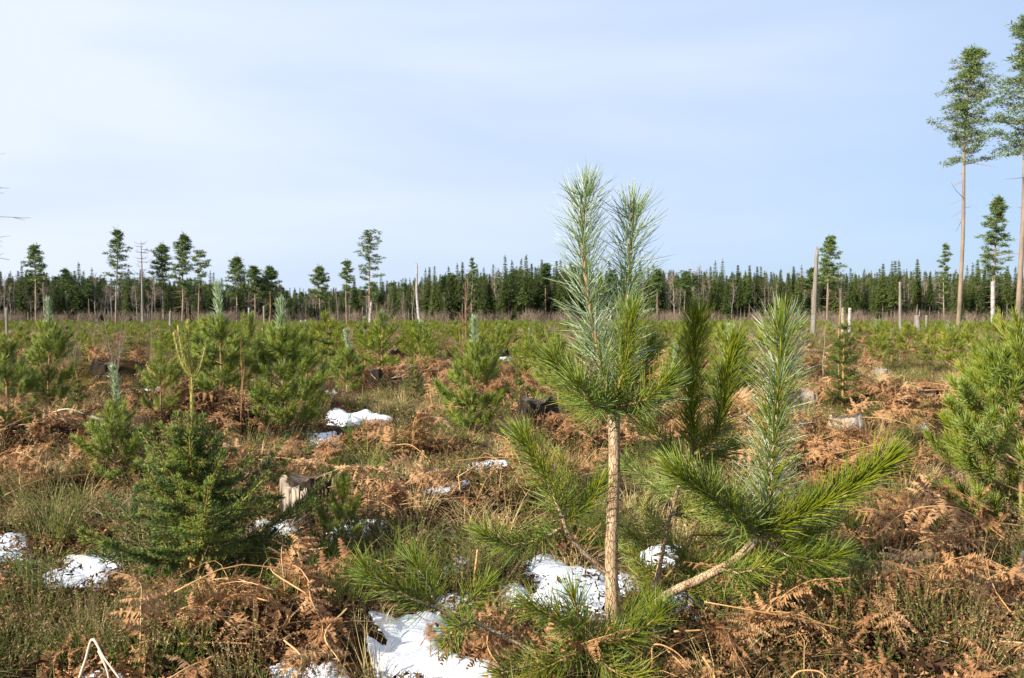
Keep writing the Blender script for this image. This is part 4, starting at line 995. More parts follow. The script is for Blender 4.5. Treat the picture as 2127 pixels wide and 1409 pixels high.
for c, ins in zip(keepP, inside):
    x, y = c; z = hz(x, y)
    if nthing < 250 and ins:
        hh = rng.uniform(.5, .95) if y < 20 else rng.uniform(.45, .95); isS = rng.random() < .15
        if isS:
            l_, g_ = zone_lab(x, y, 'spruce sapling', hh, .8); put2(SC[rng.integers(0, 2)], 'young_spruce', (x, y, z), hh, rng.random() * 6.28, l_, 'spruce sapling', g_, sx=.8)
        else:
            wd_ = rng.uniform(.8, 1.15); l_, g_ = zone_lab(x, y, 'pine sapling', hh, wd_)
            if y < 14: put(PB[rng.integers(0, 4)], 'young_pine', (x, y, z), hh, rng.random() * 6.28, l_, 'pine sapling', g_, sx=wd_)
            else: put2(PC[rng.integers(0, 5)], 'young_pine', (x, y, z), hh, rng.random() * 6.28, l_, 'pine sapling', g_, sx=wd_)
        nthing += 1
    else: restP.append((x, y, z))
restP = np.array(restP); ex = wedge(1500, 40, 178, .3); ex = ex[vnoise(ex[:, 0] / 9, ex[:, 1] / 14, 51) < .1]; ex = np.column_stack([ex, H(ex[:, 0], ex[:, 1])]); restP = np.vstack([restP, ex]); n = len(restP)
c_ = protocol('far_young_pines', PCs)
o = scatter('far_young_pines', c_, restP, np.column_stack([np.zeros((n, 2)), rng.random(n) * 6.28]), np.stack([(s1 := rng.uniform(.5, 1.0, n)), s1, s1 * rng.uniform(.7, 1.05, n)], 1), rng.integers(0, 5, n))
tag(o, 'green mass of young pines filling the far rows before the forest', 'pine saplings', kind='stuff')

# ------------------------------------------------------------------ tree builders
def tuft_mb(c, rad, n, s, flatn=.5, rs=None, m=1):
    g = rs or rng
    P = np.asarray(c) + g.normal(0, 1, (n, 3)) * np.array([rad, rad, rad * flatn]) * .55
    o = nrm((P - np.asarray(c)) * 1.5 / rad + g.normal(0, 1, (n, 3)) * [1, 1, .6] + np.array([0, 0, .45])); q = nrm(np.cross(o, g.normal(0, 1, (n, 3)))); ss = s * (.6 + .8 * g.random(n))[:, None]
    return np.stack([P - q * ss * .2, P + q * ss * .2, P + o * ss * 1.3], 1).reshape(-1, 3), np.arange(n * 3).reshape(n, 3), np.repeat(g.random(n), 3)
def pine_tree(seed, Ht, crown0=.55, wid=2.6, nb=26, tuft=12, sub=4, s=.32, r0=.17, lean=0., dead=10, shape='oval', tr_=.115):
    """returns trunk MB, crown MB (limbs + foliage)"""
    g = np.random.default_rng(seed); tr = MB(); cr = MB()
    P = spline([(0, 0, -.3), (lean * .25 + g.normal(0, .08), g.normal(0, .08), Ht * .35), (lean * .6 + g.normal(0, .12), g.normal(0, .1), Ht * .7), (lean + g.normal(0, .1), g.normal(0, .1), Ht * .99)], 26)
    rr = r0 * np.interp(np.linspace(0, 1, 26), [0, .03, .5, 1], [1.25, 1, .68, .12]); tube(tr, P, rr, 10, 0, .5, True, .04, g)
    k0 = int(25 * .42); tr2 = MB()
    def pos(u): k = u * 25; i_ = min(int(k), 24); return P[i_] * (1 - k + i_) + P[i_ + 1] * (k - i_)
    for k in range(dead):
        u = g.uniform(crown0 * .45, crown0 * 1.02); a = g.random() * 6.28; L = g.uniform(.3, 1.4) * wid / 2.6; c = pos(u)
        e = c + np.array([math.cos(a), math.sin(a), g.uniform(-.4, .4)]) * L; tube(cr, np.array([c, (c + e) / 2 + g.normal(0, .05, 3), e]), [.03, .02, .008], 3, 0, .3, False)
    for k in range(nb):
        u = crown0 + (1 - crown0) * ((k + g.random()) / nb) ** .9; f = (u - crown0) / (1 - crown0)
        prof = {'oval': max(0., 1 - (f - .22) / .78) ** .62 * .98 + .10 if f > .22 else .65 + 1.6 * f, 'narrow': (1 - f) ** .7 * .92 + .10 - (.25 - f if f < .25 else 0), 'flat': .6 + .5 * math.sin(math.pi * f)}[shape]
        L = wid * .5 * prof * g.uniform(.55, 1.25); a = k * 2.4 + g.normal(0, .5); c = pos(min(u, .99)); el = g.uniform(-.05, .35) + f * .7
        hd = np.array([math.cos(a), math.sin(a), 0]); e = c + hd * L + np.array([0, 0, L * el]); mid = c + hd * L * .5 + np.array([0, 0, L * el * .25])
        Q = spline([c, mid, e], 7); tube(cr, Q, np.linspace(.05, .012, 7) * (r0 / .17), 4, 0, .4, False)
        for s_ in range(sub):
            uu = 1 - .75 * (s_ / max(sub - 1, 1)) * g.uniform(.6, 1); q = Q[int(uu * 6)]; off = np.array([g.normal(0, .17), g.normal(0, .17), g.normal(.04, .04)]) * wid * .55 * (.3 + .75 * min(prof, 1))
            cc = q + off * (1 if s_ else .25); 
            if s_: tube(cr, np.array([q, (q + cc) / 2 + [0, 0, -.04], cc]), [.02, .014, .006], 3, 0, .4, False)
            V, T_, a_ = tuft_mb(cc, wid * tr_ * (.55 + .45 * min(prof, 1)), int(tuft * 1.6), s, .34, g); cr.add(V, None, T_, 1, a_)
    V, T_, a_ = tuft_mb(P[-1], wid * .09, tuft * 2, s, 1.2, g); cr.add(V, None, T_, 1, a_)
    return tr, cr
def spruce_tree(seed, Ht, crown0=.3, wid=3.4, r0=.15, gap=0.0, s=.42, nlev=24):
    g = np.random.default_rng(seed); tr = MB(); cr = MB(); P = spline([(0, 0, -.3), (g.normal(0, .06), g.normal(0, .06), Ht * .5), (0, 0, Ht)], 14)
    tube(tr, P, r0 * np.linspace(1.1, .08, 14), 7, 0, .5, True, .04, g)
    for k in range(14):
        z = Ht * g.uniform(.08, crown0 + .1); a = g.random() * 6.28; L = g.uniform(.4, 1.2); c = np.array([0, 0, z]); e = c + np.array([math.cos(a) * L, math.sin(a) * L, -L * g.uniform(.0, .5)])
        tube(cr, np.array([c, (c + e) / 2, e]), [.02, .014, .006], 3, 0, .3, False)
    for k in range(nlev):
        f = (k + g.random() * .6) / nlev; z = Ht * (crown0 + (1 - crown0) * f) ; 
        if g.random() < gap: continue
        m = int(6 + 2 * (1 - f)); a0 = g.random() * 6.28
        for b in range(m):
            L = wid * .5 * (1 - f) ** .9 * g.uniform(.6, 1.2) + .14; a = a0 + b * 6.283 / m + g.normal(0, .2); hd = np.array([math.cos(a), math.sin(a), 0]); sd = np.array([-hd[1], hd[0], 0])
            n = max(3, int(L / .22)); t_ = (np.arange(n) + g.random(n)) / n
            C = np.array([0, 0, z]) + hd * (L * t_)[:, None]; C[:, 2] += -L * .38 * t_ ** 1.3 + .10 * L * t_ ** 4
            for sg in (-1, 1):
                o = nrm(hd + sd * sg * g.uniform(.5, 1.1, (n, 1)) + np.array([0, 0, -.45]) + g.normal(0, .2, (n, 3))); ss = (s * (1.15 - .5 * t_) * g.uniform(.6, 1.2, n) * (1 - .5 * f))[:, None]
                q = nrm(np.cross(o, g.normal(0, 1, (n, 3))))
                V = np.stack([C - q * ss * .3, C + q * ss * .3, C + o * ss * 1.2], 1); cr.add(V, None, np.arange(n * 3).reshape(n, 3), 1, np.repeat(g.random(n), 3))
    V, T_, a_ = tuft_mb((0, 0, Ht - .2), .12, 14, .35, 2.5, g); cr.add(V, None, T_, 1, a_)
    return tr, cr
def birch_tree(seed, Ht, r0=.10, ntw=150, wid=2.2, s=.05, low=.35, crook=.5):
    g = np.random.default_rng(seed); tr = MB(); cr = MB()
    P = spline([(0, 0, -.3), (g.normal(0, crook * .4), g.normal(0, .2), Ht * .3), (g.normal(0, crook), g.normal(0, .3), Ht * .65), (g.normal(0, crook), g.normal(0, .3), Ht * .97)], 18)
    tube(tr, P, r0 * np.linspace(1.1, .15, 18), 7, 0, .5, True, .05, g); lim = []
    for k in range(9):
        u = g.uniform(low, .9); c = P[int(u * 17)]; a = g.random() * 6.28; L = (1 - u) * Ht * .28 + .5; e = c + np.array([math.cos(a) * L * .5, math.sin(a) * L * .5, L]); Q = spline([c, (c + e) / 2 + np.array([math.cos(a), math.sin(a), 0]) * L * .15, e], 6)
        tube(tr, Q, np.linspace(r0 * .28, r0 * .07, 6), 4, 0, .5, False); lim.append(Q)
    for k in range(ntw):
        Q = lim[g.integers(0, len(lim))] if g.random() < .7 else P[int(18 * low):]; c = Q[g.integers(1, len(Q))]; d = nrm(g.normal(0, 1, 3) * [1, 1, .4] + [0, 0, .9]); L = g.uniform(.5, 1.5) * wid / 2.2
        e = c + d * L; m_ = (c + e) / 2 + g.normal(0, .08, 3); q = nrm(np.cross(d, g.normal(0, 1, 3))) * s * .5
        cr.add(np.array([c - q, c + q, m_ + q * .7, m_ - q * .7, e]), [[0, 1, 2, 3]], [[3, 2, 4]], 0, g.random())
        for _ in range(2):
            e2 = m_ + nrm(d + g.normal(0, .7, 3)) * L * .5; cr.add(np.array([m_ - q * .6, m_ + q * .6, e2]), None, [[0, 1, 2]], 0, g.random())
    return tr, cr
def tree_obj(name, tr, cr, tm, cm, loc, label, cat, group=None, rz=0., s=1.):
    r = empty(name, loc, rz, s); tag(r, label, cat, group); inst('trunk', tr if isinstance(tr, bpy.types.Mesh) else tr.mesh('trunk', tm, True), r)
    if cr is not None: inst('crown', cr if isinstance(cr, bpy.types.Mesh) else cr.mesh('crown', cm), r)
    return r
def far_xy(px, d):
    p_ = at(px, 660, d); return p_[0], d, hz(p_[0], d)
def Hpx(top, d, z): return at(CX, top, d)[2] - z
PM = [M_ptrunk, M_tpine]; 
# tall pines, right: d, px base, top py, lean px
def tall(px, top, d, lab, seed, wid, c0, shape='narrow', nb=60, tuft=46, sub=6, s=.20, r0=.2, leanpx=0, dead=12, name='tall_pine', mt=None):
    x, y, z = far_xy(px, d); h = Hpx(top, d, z)
    tr, cr = pine_tree(seed, h, c0 - (.08 if d > 100 else 0), wid * .93, int(nb * .75), int(tuft * .8), sub, s * .8, r0 * .72, leanpx / F * d, dead, shape, .085)
    return tree_obj(name, tr, cr, [mt or M_ptrunk], [M_ptrunk, M_tpine], (x, y, z), lab, 'pine tree')
tall(1990, 102, 72, 'tall pine with a bare orange-brown trunk, fully in view on the right', 301, 5.6, .56, leanpx=22, mt=M_otrunk, r0=.24)
tall(2112, 30, 64, 'tall pine at the right edge with its crown cut off by the frame', 302, 6.6, .52, leanpx=36, mt=M_otrunk, r0=.26, s=.22, nb=66)
tall(2063, 412, 118, 'shorter leafy pine standing between the two tall right-hand pines', 303, 5.0, .42, nb=46, tuft=34, s=.30, r0=.24, leanpx=8)
tall(1718, 492, 125, 'pine with rounded crown right beside the leaning grey snag', 304, 4.2, .45, nb=36, tuft=26, s=.32, r0=.2, leanpx=6, mt=M_otrunk)
tall(766, 487, 150, 'tall slender lone pine with tiered crown in the middle distance', 305, 4.2, .38, 'flat', nb=34, tuft=20, s=.36, r0=.2)
tall(720, 543, 150, 'small crowned pine immediately left of the tall slender one', 306, 3.6, .58, nb=20, tuft=20, s=.36, r0=.16)
tall(240, 480, 150, 'tall feathery pine left of the bare dead tree', 307, 5.2, .42, 'narrow', nb=38, tuft=20, s=.36, r0=.2, leanpx=8)
tall(378, 490, 150, 'tall narrow-topped pine right of the bare dead tree', 308, 5.0, .45, 'narrow', nb=38, tuft=24, s=.38, r0=.22, leanpx=6)
tall(340, 511, 155, 'broad pine between the dead tree and the narrow-topped pine', 309, 5.6, .5, nb=34, tuft=24, s=.4, r0=.2)
tall(412, 527, 155, 'pine with small bent top right of the narrow-topped pine', 310, 3.8, .58, 'flat', nb=18, tuft=22, s=.38, r0=.16, leanpx=4)
tall(74, 511, 165, 'pine with open crown rising above the forest far left', 311, 5.0, .55, nb=28, tuft=24, s=.4, r0=.2)
tall(492, 537, 165, 'dome crowned pine left of the gap in the forest', 312, 5.6, .45, nb=34, tuft=26, s=.4, r0=.2)
tall(530, 556, 170, 'pine in a dark clump right of the dome crowned one', 313, 5.0, .5, nb=28, tuft=26, s=.42, r0=.18)
tall(562, 558, 172, 'pine ending the dark clump before the low gap', 314, 5.4, .5, nb=28, tuft=26, s=.42, r0=.18)
tall(664, 557, 165, 'pine standing alone in the low gap of the forest line', 315, 5.0, .45, nb=28, tuft=26, s=.4, r0=.18)
tall(1962, 508, 150, 'thin tapering pine just left of the tall bare trunk', 316, 3.0, .4, 'narrow', nb=24, tuft=18, s=.36, r0=.14)
tall(980, 537, 160, 'thin gappy conifer poking above the middle of the forest', 317, 2.6, .35, 'narrow', nb=22, tuft=14, s=.36, r0=.14)
# dead tree, broken birch, leaning snag, high stumps
def dead_tree(px, top, d, seed, lab, r0=.2, nbr=34, blen=1.9, lean=0, mat=None):
    x, y, z = far_xy(px, d); h = Hpx(top, d, z); g = np.random.default_rng(seed); r = empty('dead_tree', (x, y, z)); tag(r, lab, 'dead tree'); tr = MB(); bm = MB()
    P = spline([(0, 0, -.3), (g.normal(0, .1), 0, h * .4), (lean * .6, 0, h * .75), (lean, 0, h)], 22); tube(tr, P, r0 * np.linspace(1.1, .15, 22), 9, 0, .5, True, .05, g); tr.build('trunk', [mat or M_snag], r, True)
    for k in range(nbr):
        b_ = MB(); u = g.uniform(.5, .98); c = P[int(u * 21)]; a = g.random() * 6.28; L = blen * g.uniform(.4, 1.2) * (1.3 - .7 * u); hd = np.array([math.cos(a), math.sin(a), 0])
        Q = spline([c, c + hd * L * .5 + [0, 0, -.05 * L], c + hd * L + [0, 0, L * g.uniform(-.1, .5)]], 6); tube(b_, Q, np.linspace(.045, .012, 6), 4, 0, .5, False)
        for _ in range(4): 
            q = Q[g.integers(2, 6)]; e = q + nrm(hd + g.normal(0, .6, 3)) * L * .35; tube(b_, np.array([q, (q + e) / 2, e]), [.02, .014, .006], 3, 0, .5, False)
        b_.build('branch', [mat or M_snag], r)
dead_tree(297, 500, 140, 401, 'bare grey dead tree with thin twigs above the left forest', lean=-.2)
def snag(px0, pyb, px1, pyt, d, r0, r1, lab, mat, seed, splinter=True, name='broken_trunk', cat='snag', bend=0., bump=.09):
    g = np.random.default_rng(seed); x, y, z = far_xy(px0, d); top = at(px1, pyt, d) - np.array([x, y, z]); r = empty(name, (x, y, z)); tag(r, lab, cat); m_ = MB()
    mid = top * .5 + np.array([bend, 0, 0]); P = spline([(0, 0, -.3), mid, top], 16); tube(m_, P, np.linspace(r0, r1, 16), 12, 0, .5, True, bump, g); m_.build('trunk', [mat], r, True)
    if splinter:
        for k in range(3):
            s_ = MB(); o_ = np.array([g.normal(0, r1 * .5), g.normal(0, r1 * .4), 0]); tube(s_, np.array([top + o_ - [0, 0, .1], top + o_ + [g.normal(0, .04), 0, r1 * g.uniform(1, 4)]]), [r1 * .4, r1 * .05], 5, 0, .5); s_.build('splinter', [M_snag], r)
snag(1688, 690, 1697, 520, 57, .17, .115, 'grey leaning broken trunk taller than the trees behind it', M_snag, 411)
snag(873, 668, 866, 550, 110, .22, .10, 'broken white birch trunk with torn top leaning in mid picture', M_birch, 412, bend=-.2)
snag(768, 668, 771, 628, 130, .22, .16, 'stub of pale birch at the foot of the slender pine', M_birch, 413)
for q, (px, pyb, pyt, d, r, lab) in enumerate([(2063, 668, 585, 70, .17, 'tall cut stub below the shorter leafy pine'), (1870, 672, 586, 80, .13, 'narrow high stub in the right forest edge'), (14, 700, 640, 30, .05, 'short pale stub at the left edge'),
      (1764, 675, 640, 60, .12, 'white cut stub right of the leaning snag'), (1906, 672, 655, 60, .22, 'short pale wide stub left of the tall trunk'), (1925, 690, 655, 55, .08, 'slim stub just left of the tall trunk base'),
      (517, 690, 640, 45, .04, 'slim stub in front of the dark pine clump'), (550, 700, 636, 40, .05, 'pale stub behind the frosted bushy pine'), (353, 668, 647, 80, .12, 'tiny pale stub below the forest at left'),
      (1750, 690, 640, 50, .05, 'thin stub just behind the yellow-leader spruce')]):
    snag(px, pyb, px + rng.normal(0, 1), pyt, d, r, r * .85, lab, M_snag if q % 3 else M_birch, 420 + q, q % 2 == 0, 'high_stump', 'high stump')
# dead tree standing outside the left edge, its branches reaching in
x, y, z = far_xy(-230, 17); r = empty('dead_tree', (x, y, z)); tag(r, 'dead tree outside the left edge whose bare twigs reach into view', 'dead tree')
m_ = MB(); P = spline([(0, 0, -.3), (.05, 0, 3), (0, 0, 6)], 12); tube(m_, P, np.linspace(.13, .05, 12), 9, 0, .5, True, .05); m_.build('trunk', [M_snag], r, True)
for (pxe, pye, pys) in ((9, 319, 345), (20, 391, 400), (8, 401, 410), (64, 453, 462), (20, 490, 486), (20, 540, 500), (-20, 560, 520), (6, 512, 495)):
    p0 = at(-230, pys, 17) - np.array([x, y, z]); p1 = at(pxe, pye, 17 + rng.normal(0, .4)) - np.array([x, y, z]); b_ = MB()
    Q = spline([p0, (p0 * .5 + p1 * .5) + [0, 0, rng.normal(0, .08)], p1], 9); tube(b_, Q, np.linspace(.022, .004, 9), 5, 0, .2, False)
    for k in (5, 7): e = Q[k] + np.array([rng.uniform(.1, .3), rng.normal(0, .1), rng.normal(-.02, .08)]); tube(b_, np.array([Q[k], (Q[k] + e) / 2, e]), [.006, .005, .002], 3, 0, .2, False)
    b_.build('branch', [M_dstick], r)

# ------------------------------------------------------------------ the forest across the clearing
FS = [spruce_tree(500 + k, 16, (.22, .15, .30, .08, .38)[k], (4.4, 4.8, 4.0, 5.0, 3.8)[k], s=.56, nlev=42) for k in range(5)]
FP = [pine_tree(520 + k, 16, (.55, .5, .62, .45)[k], (4.2, 4.8, 4.0, 5.0)[k], 26, 20, 4, .46, .16, 0, 10, ('oval', 'oval', 'flat', 'narrow')[k]) for k in range(4)]
FB = [birch_tree(540 + k, 13, .10, 150, 2.4, .06) for k in range(4)]
FSm = [(a.mesh('trunk', [M_strunk], True), b.mesh('crown', [M_strunk, M_fspruce])) for a, b in FS]
FPm = [(a.mesh('trunk', [M_ptrunk], True), b.mesh('crown', [M_ptrunk, M_fpine])) for a, b in FP]
FBm = [(a.mesh('trunk', [M_birch], True), b.mesh('crown', [M_btwig])) for a, b in FB]
def edge_d(px):  # distance of the forest edge at a column of the photograph
    return float(np.interp(px, [-400, 0, 420, 560, 620, 760, 900, 1100, 1400, 1700, 1900, 2200, 2600], [185, 185, 190, 215, 250, 225, 185, 180, 175, 172, 165, 155, 150]))
def top_px(px): return float(np.interp(px, [-400, 0, 60, 200, 420, 460, 560, 600, 700, 800, 900, 1000, 1100, 1250, 1400, 1560, 1700, 1900, 2127, 2600], [545, 556, 558, 566, 572, 585, 575, 594, 592, 578, 566, 552, 548, 556, 556, 560, 560, 556, 558, 555]))
FLM = [(20, 'left photo edge'), (74, 'open crowned pine'), (150, 'dip before the feathery pine'), (240, 'feathery pine'), (297, 'bare grey dead tree'), (340, 'broad pine'), (378, 'narrow-topped pine'), (412, 'bent-topped pine'), (492, 'dome crowned pine'), (562, 'dark pine clump'), (664, 'lone pine in the gap'),
       (720, 'small crowned pine'), (768, 'tall slender pine'), (868, 'broken birch'), (925, 'bare orange sapling'), (980, 'thin gappy conifer'), (1060, 'spruce group before the leaders'), (1130, 'edge of the left leader'), (1212, 'left twin leader'), (1312, 'right twin leader'), (1440, 'dark upright shoot'), (1520, 'middle green shoot'),
       (1625, 'big silver shoot'), (1690, 'leaning grey snag'), (1722, 'rounded pine by the snag'), (1870, 'narrow high stub'), (1930, 'tapering pine'), (1990, 'tall bare trunk'), (2063, 'shorter leafy pine'), (2115, 'right-edge tall pine')]
row_px = []; nF = 0
px = -60.
while px < 2190:
    row_px.append(px); px += rng.uniform(6.5, 11.5)
for px in row_px:
    d = edge_d(px) + rng.uniform(0, 14); x, y, z = far_xy(px, d); dt_ = rng.uniform(-18, 2) if rng.random() < .5 else rng.uniform(4, 26); hh = Hpx(top_px(px) + dt_, d, z); u = rng.random()
    left = px < 900; pS, pP = (.45, .62) if left else ((.76, .83) if px < 1200 else (.48, .56))
    if u < pS: T_, nm, kd, s0 = FSm[rng.integers(0, 5)], 'spruce_tree', 'spruce', 16
    elif u < pP: hh *= .88; T_, nm, kd, s0 = FPm[rng.integers(0, 4)], 'pine_tree', 'pine', 16
    else: T_, nm, kd, s0 = FBm[rng.integers(0, 4)], 'birch_tree', 'birch', 13; hh *= rng.uniform(.7, .98)
    adj = {'spruce': 'dark spruce', 'pine': 'bare-trunked pine', 'birch': 'leafless pale birch'}[kd]; hk = hh * F / d; lo_t, hi_t = (88, 104); k_ = min(range(len(FLM)), key=lambda i: abs(FLM[i][0] - px))
    lab_ = '%s %s in the forest front, %s of the %s' % ('low' if hk < lo_t else 'tall' if hk > hi_t else 'middling', adj, 'left' if px < FLM[k_][0] else 'right', FLM[k_][1])
    tree_obj(nm, T_[0], T_[1], None, None, (x, y, z), lab_, kd + ' tree', '%s trees along the forest edge' % kd, rng.random() * 6.28, hh / s0); nF += 1
# deeper rows as one mass
def join_tree(tr, cr, m0, m1):
    c = MB(); c.merge(tr); c2 = MB(); c.merge(cr, None); return c
meshes = []
for (a, b) in FS: c = MB(); c.merge(a, None, 2); c.merge(b); meshes.append(c.mesh('forest_tree', [M_strunk, M_fspruce, M_strunk]))
for (a, b) in FP: c = MB(); c.merge(a, None, 2); c.merge(b); meshes.append(c.mesh('forest_tree', [M_ptrunk, M_fpine, M_ptrunk]))
for (a, b) in FB[:2]: c = MB(); c.merge(a, None, 2); c.merge(b); meshes.append(c.mesh('forest_tree', [M_btwig, M_btwig, M_birch]))
cF = protocol('forest_trees', meshes)
n = 4600; px = rng.uniform(-900, 3000, n); dd = np.array([edge_d(p_) for p_ in px]) + 12 + 95 * rng.random(n) ** 1.1
X = (px - CX) / F * dd; Z = H(X, dd)
hh = np.array([(655 - top_px(p_) - 2 + CAMH * 0) / F * e for p_, e in zip(px, dd)]) + CAMH - Z; hh = hh * np.where(np.arange(n) % 5 == 0, rng.uniform(.25, .55, n), rng.uniform(.66, .97, n))
idx = np.where(np.arange(n) % 5 == 0, rng.integers(0, 5, n), 0); idx = np.where(np.arange(n) % 5 == 0, idx, np.where(px < 900, rng.choice(11, n, p=[.13, .12, .12, .12, .12, .07, .07, .07, .07, .05, .06]), rng.choice(11, n, p=[.16, .15, .15, .15, .14, .03, .03, .03, .03, .06, .07])))
hh = np.where(idx >= 5, hh * .9, hh); sS = hh / np.where(idx >= 9, 13.5, 16.); o = scatter('deep_forest', cF, np.column_stack([X, dd, Z]), np.column_stack([np.zeros((n, 2)), rng.random(n) * 6.28]), sS, idx)
tag(o, 'dense dark mass of the forest behind its front trees', 'forest', kind='stuff')
# bare brush along the forest foot
BR = []
for k in range(3):
    g = np.random.default_rng(600 + k); c = MB()
    for _ in range(26):
        a = g.random() * 6.28; b0 = np.array([g.normal(0, .35), g.normal(0, .35), 0]); d_ = nrm(np.array([math.cos(a) * .4, math.sin(a) * .4, 1])); L = g.uniform(1.2, 2.6)
        q = nrm(np.cross(d_, g.normal(0, 1, 3))) * .016; e = b0 + d_ * L; c.add(np.array([b0 - q, b0 + q, e]), None, [[0, 1, 2]], 0, g.random())
        for _2 in range(7):
            t_ = g.uniform(.3, .9); p_ = b0 + d_ * L * t_; e2 = p_ + nrm(d_ + g.normal(0, .5, 3)) * L * .3; c.add(np.array([p_ - q * .6, p_ + q * .6, e2]), None, [[0, 1, 2]], 0, g.random())
    BR.append(c.mesh('brush', [M_btwig]))
cB = protocol('brush', BR); n = 900; px = rng.uniform(-300, 2450, n); u = rng.random(n); dd = np.where(u < .75, np.array([edge_d(p_) for p_ in px]) - 22 * rng.random(n), 25 + 130 * rng.random(n)); X = (px - CX) / F * dd
o = scatter('brush', cB, np.column_stack([X, dd, H(X, dd)]), np.column_stack([np.zeros((n, 2)), rng.random(n) * 6.28]), rng.uniform(.5, 1.15, n) * np.where(u < .75, 1.1, .4), rng.integers(0, 3, n))
tag(o, 'thin leafless brush along the foot of the forest and among the far saplings', 'brush', kind='stuff')

# ------------------------------------------------------------------ bare birch saplings
def bare_sapling(px, pyb, pyt, seed, lab, mat, nst=1, r=.008, tw=12, spread=.1, tlen=.3, name='birch_sapling', cat='bare sapling', lean=0.):
    x, y, z = gxy(px, pyb); h = (pyb - pyt) / F * y; g = np.random.default_rng(seed); ro = empty(name, (x, y, z)); tag(ro, lab, cat)
    for s_ in range(nst):
        a = g.random() * 6.28; sp = spread * (s_ > 0 or nst > 2) * g.uniform(.4, 1.2); hh = h * (1 if s_ == 0 else g.uniform(.55, .95)); P = [np.zeros(3)]
        for k in range(9): P.append(P[-1] + np.array([math.cos(a) * sp + lean + g.normal(0, .045), math.sin(a) * sp + g.normal(0, .045), 1.]) * hh / 9)
        P = np.array(P); P[0, 2] = -.03; b_ = MB(); tube(b_, P, np.linspace(r, r * .22, 10), 6, 0, .5, False)
        for k in range(tw):
            i_ = int(g.integers(2, 9)); d_ = nrm(np.array([g.normal(0, 1), g.normal(0, 1), 1.1])); L = tlen * h * g.uniform(.4, 1) * (1.2 - i_ / 10); Q = spline([P[i_], P[i_] + d_ * L * .5, P[i_] + d_ * L + [0, 0, L * .15]], 5)
            tube(b_, Q, np.linspace(r * .35, r * .12, 5), 3, 0, g.random(), False)
            for _ in range(2): q = Q[g.integers(1, 5)]; e = q + nrm(d_ + g.normal(0, .6, 3)) * L * .4; tube(b_, np.array([q, (q + e) / 2, e]), [r * .18, r * .14, r * .07], 3, 0, g.random(), False)
        b_.build('stem', [mat], ro)
bare_sapling(965, 860, 585, 701, 'leafless orange-brown birch sapling with forked stems in mid picture', M_rtwig, 2, .012, 16, .10, .28)
bare_sapling(312, 845, 640, 702, 'thin dark leafless stem left of the spruce leader', M_dstick, 1, .006, 5, .05, .2)
bare_sapling(562, 895, 605, 703, 'thin yellowish bare stem beside the frosted bushy pine', M_brstalk, 1, .007, 5, .05, .12)
bare_sapling(240, 800, 640, 704, 'bushy brown leafless shrub above the bracken mound at left', M_btwig, 8, .006, 14, .35, .3, 'bare_shrub', 'shrub')
bare_sapling(150, 790, 660, 705, 'leafless shrub right of the frosty spire at left', M_btwig, 6, .006, 12, .35, .3, 'bare_shrub', 'shrub')
bare_sapling(2050, 830, 690, 706, 'thin leafless birch sapling left of the right-edge pine', M_btwig, 3, .007, 12, .2, .35)
bare_sapling(1740, 800, 600, 707, 'very thin straight bare stem behind the yellow-leader spruce', M_brstalk, 1, .007, 3, .02, .08)
bare_sapling(1710, 790, 668, 708, 'short bare sapling stem left of the yellow-leader spruce', M_dstick, 1, .006, 6, .05, .2)
bare_sapling(640, 760, 640, 709, 'leafless shrub seen right of the frosted bushy pine', M_btwig, 4, .006, 10, .25, .3, 'bare_shrub', 'shrub')
bare_sapling(800, 720, 610, 710, 'wide grey-red leafless bush below the slender pine', M_btwig, 14, .012, 20, .55, .35, 'bare_shrub', 'shrub')
bare_sapling(1330 // 1, 700, 625, 711, 'leafless bush behind the main pine trunk', M_btwig, 8, .010, 14, .45, .35, 'bare_shrub', 'shrub')
bare_sapling(500, 900, 700, 712, 'bare thin stems among pines left of centre', M_rtwig, 2, .006, 8, .15, .25)
bare_sapling(1985, 735, 660, 713, 'bare twiggy birch bush at the foot of the tall trunk', M_btwig, 6, .007, 12, .35, .35, 'bare_shrub', 'shrub')
bare_sapling(860, 850, 720, 714, 'thin leafless birch twigs beside the small dark spruce', M_btwig, 3, .005, 10, .25, .35)

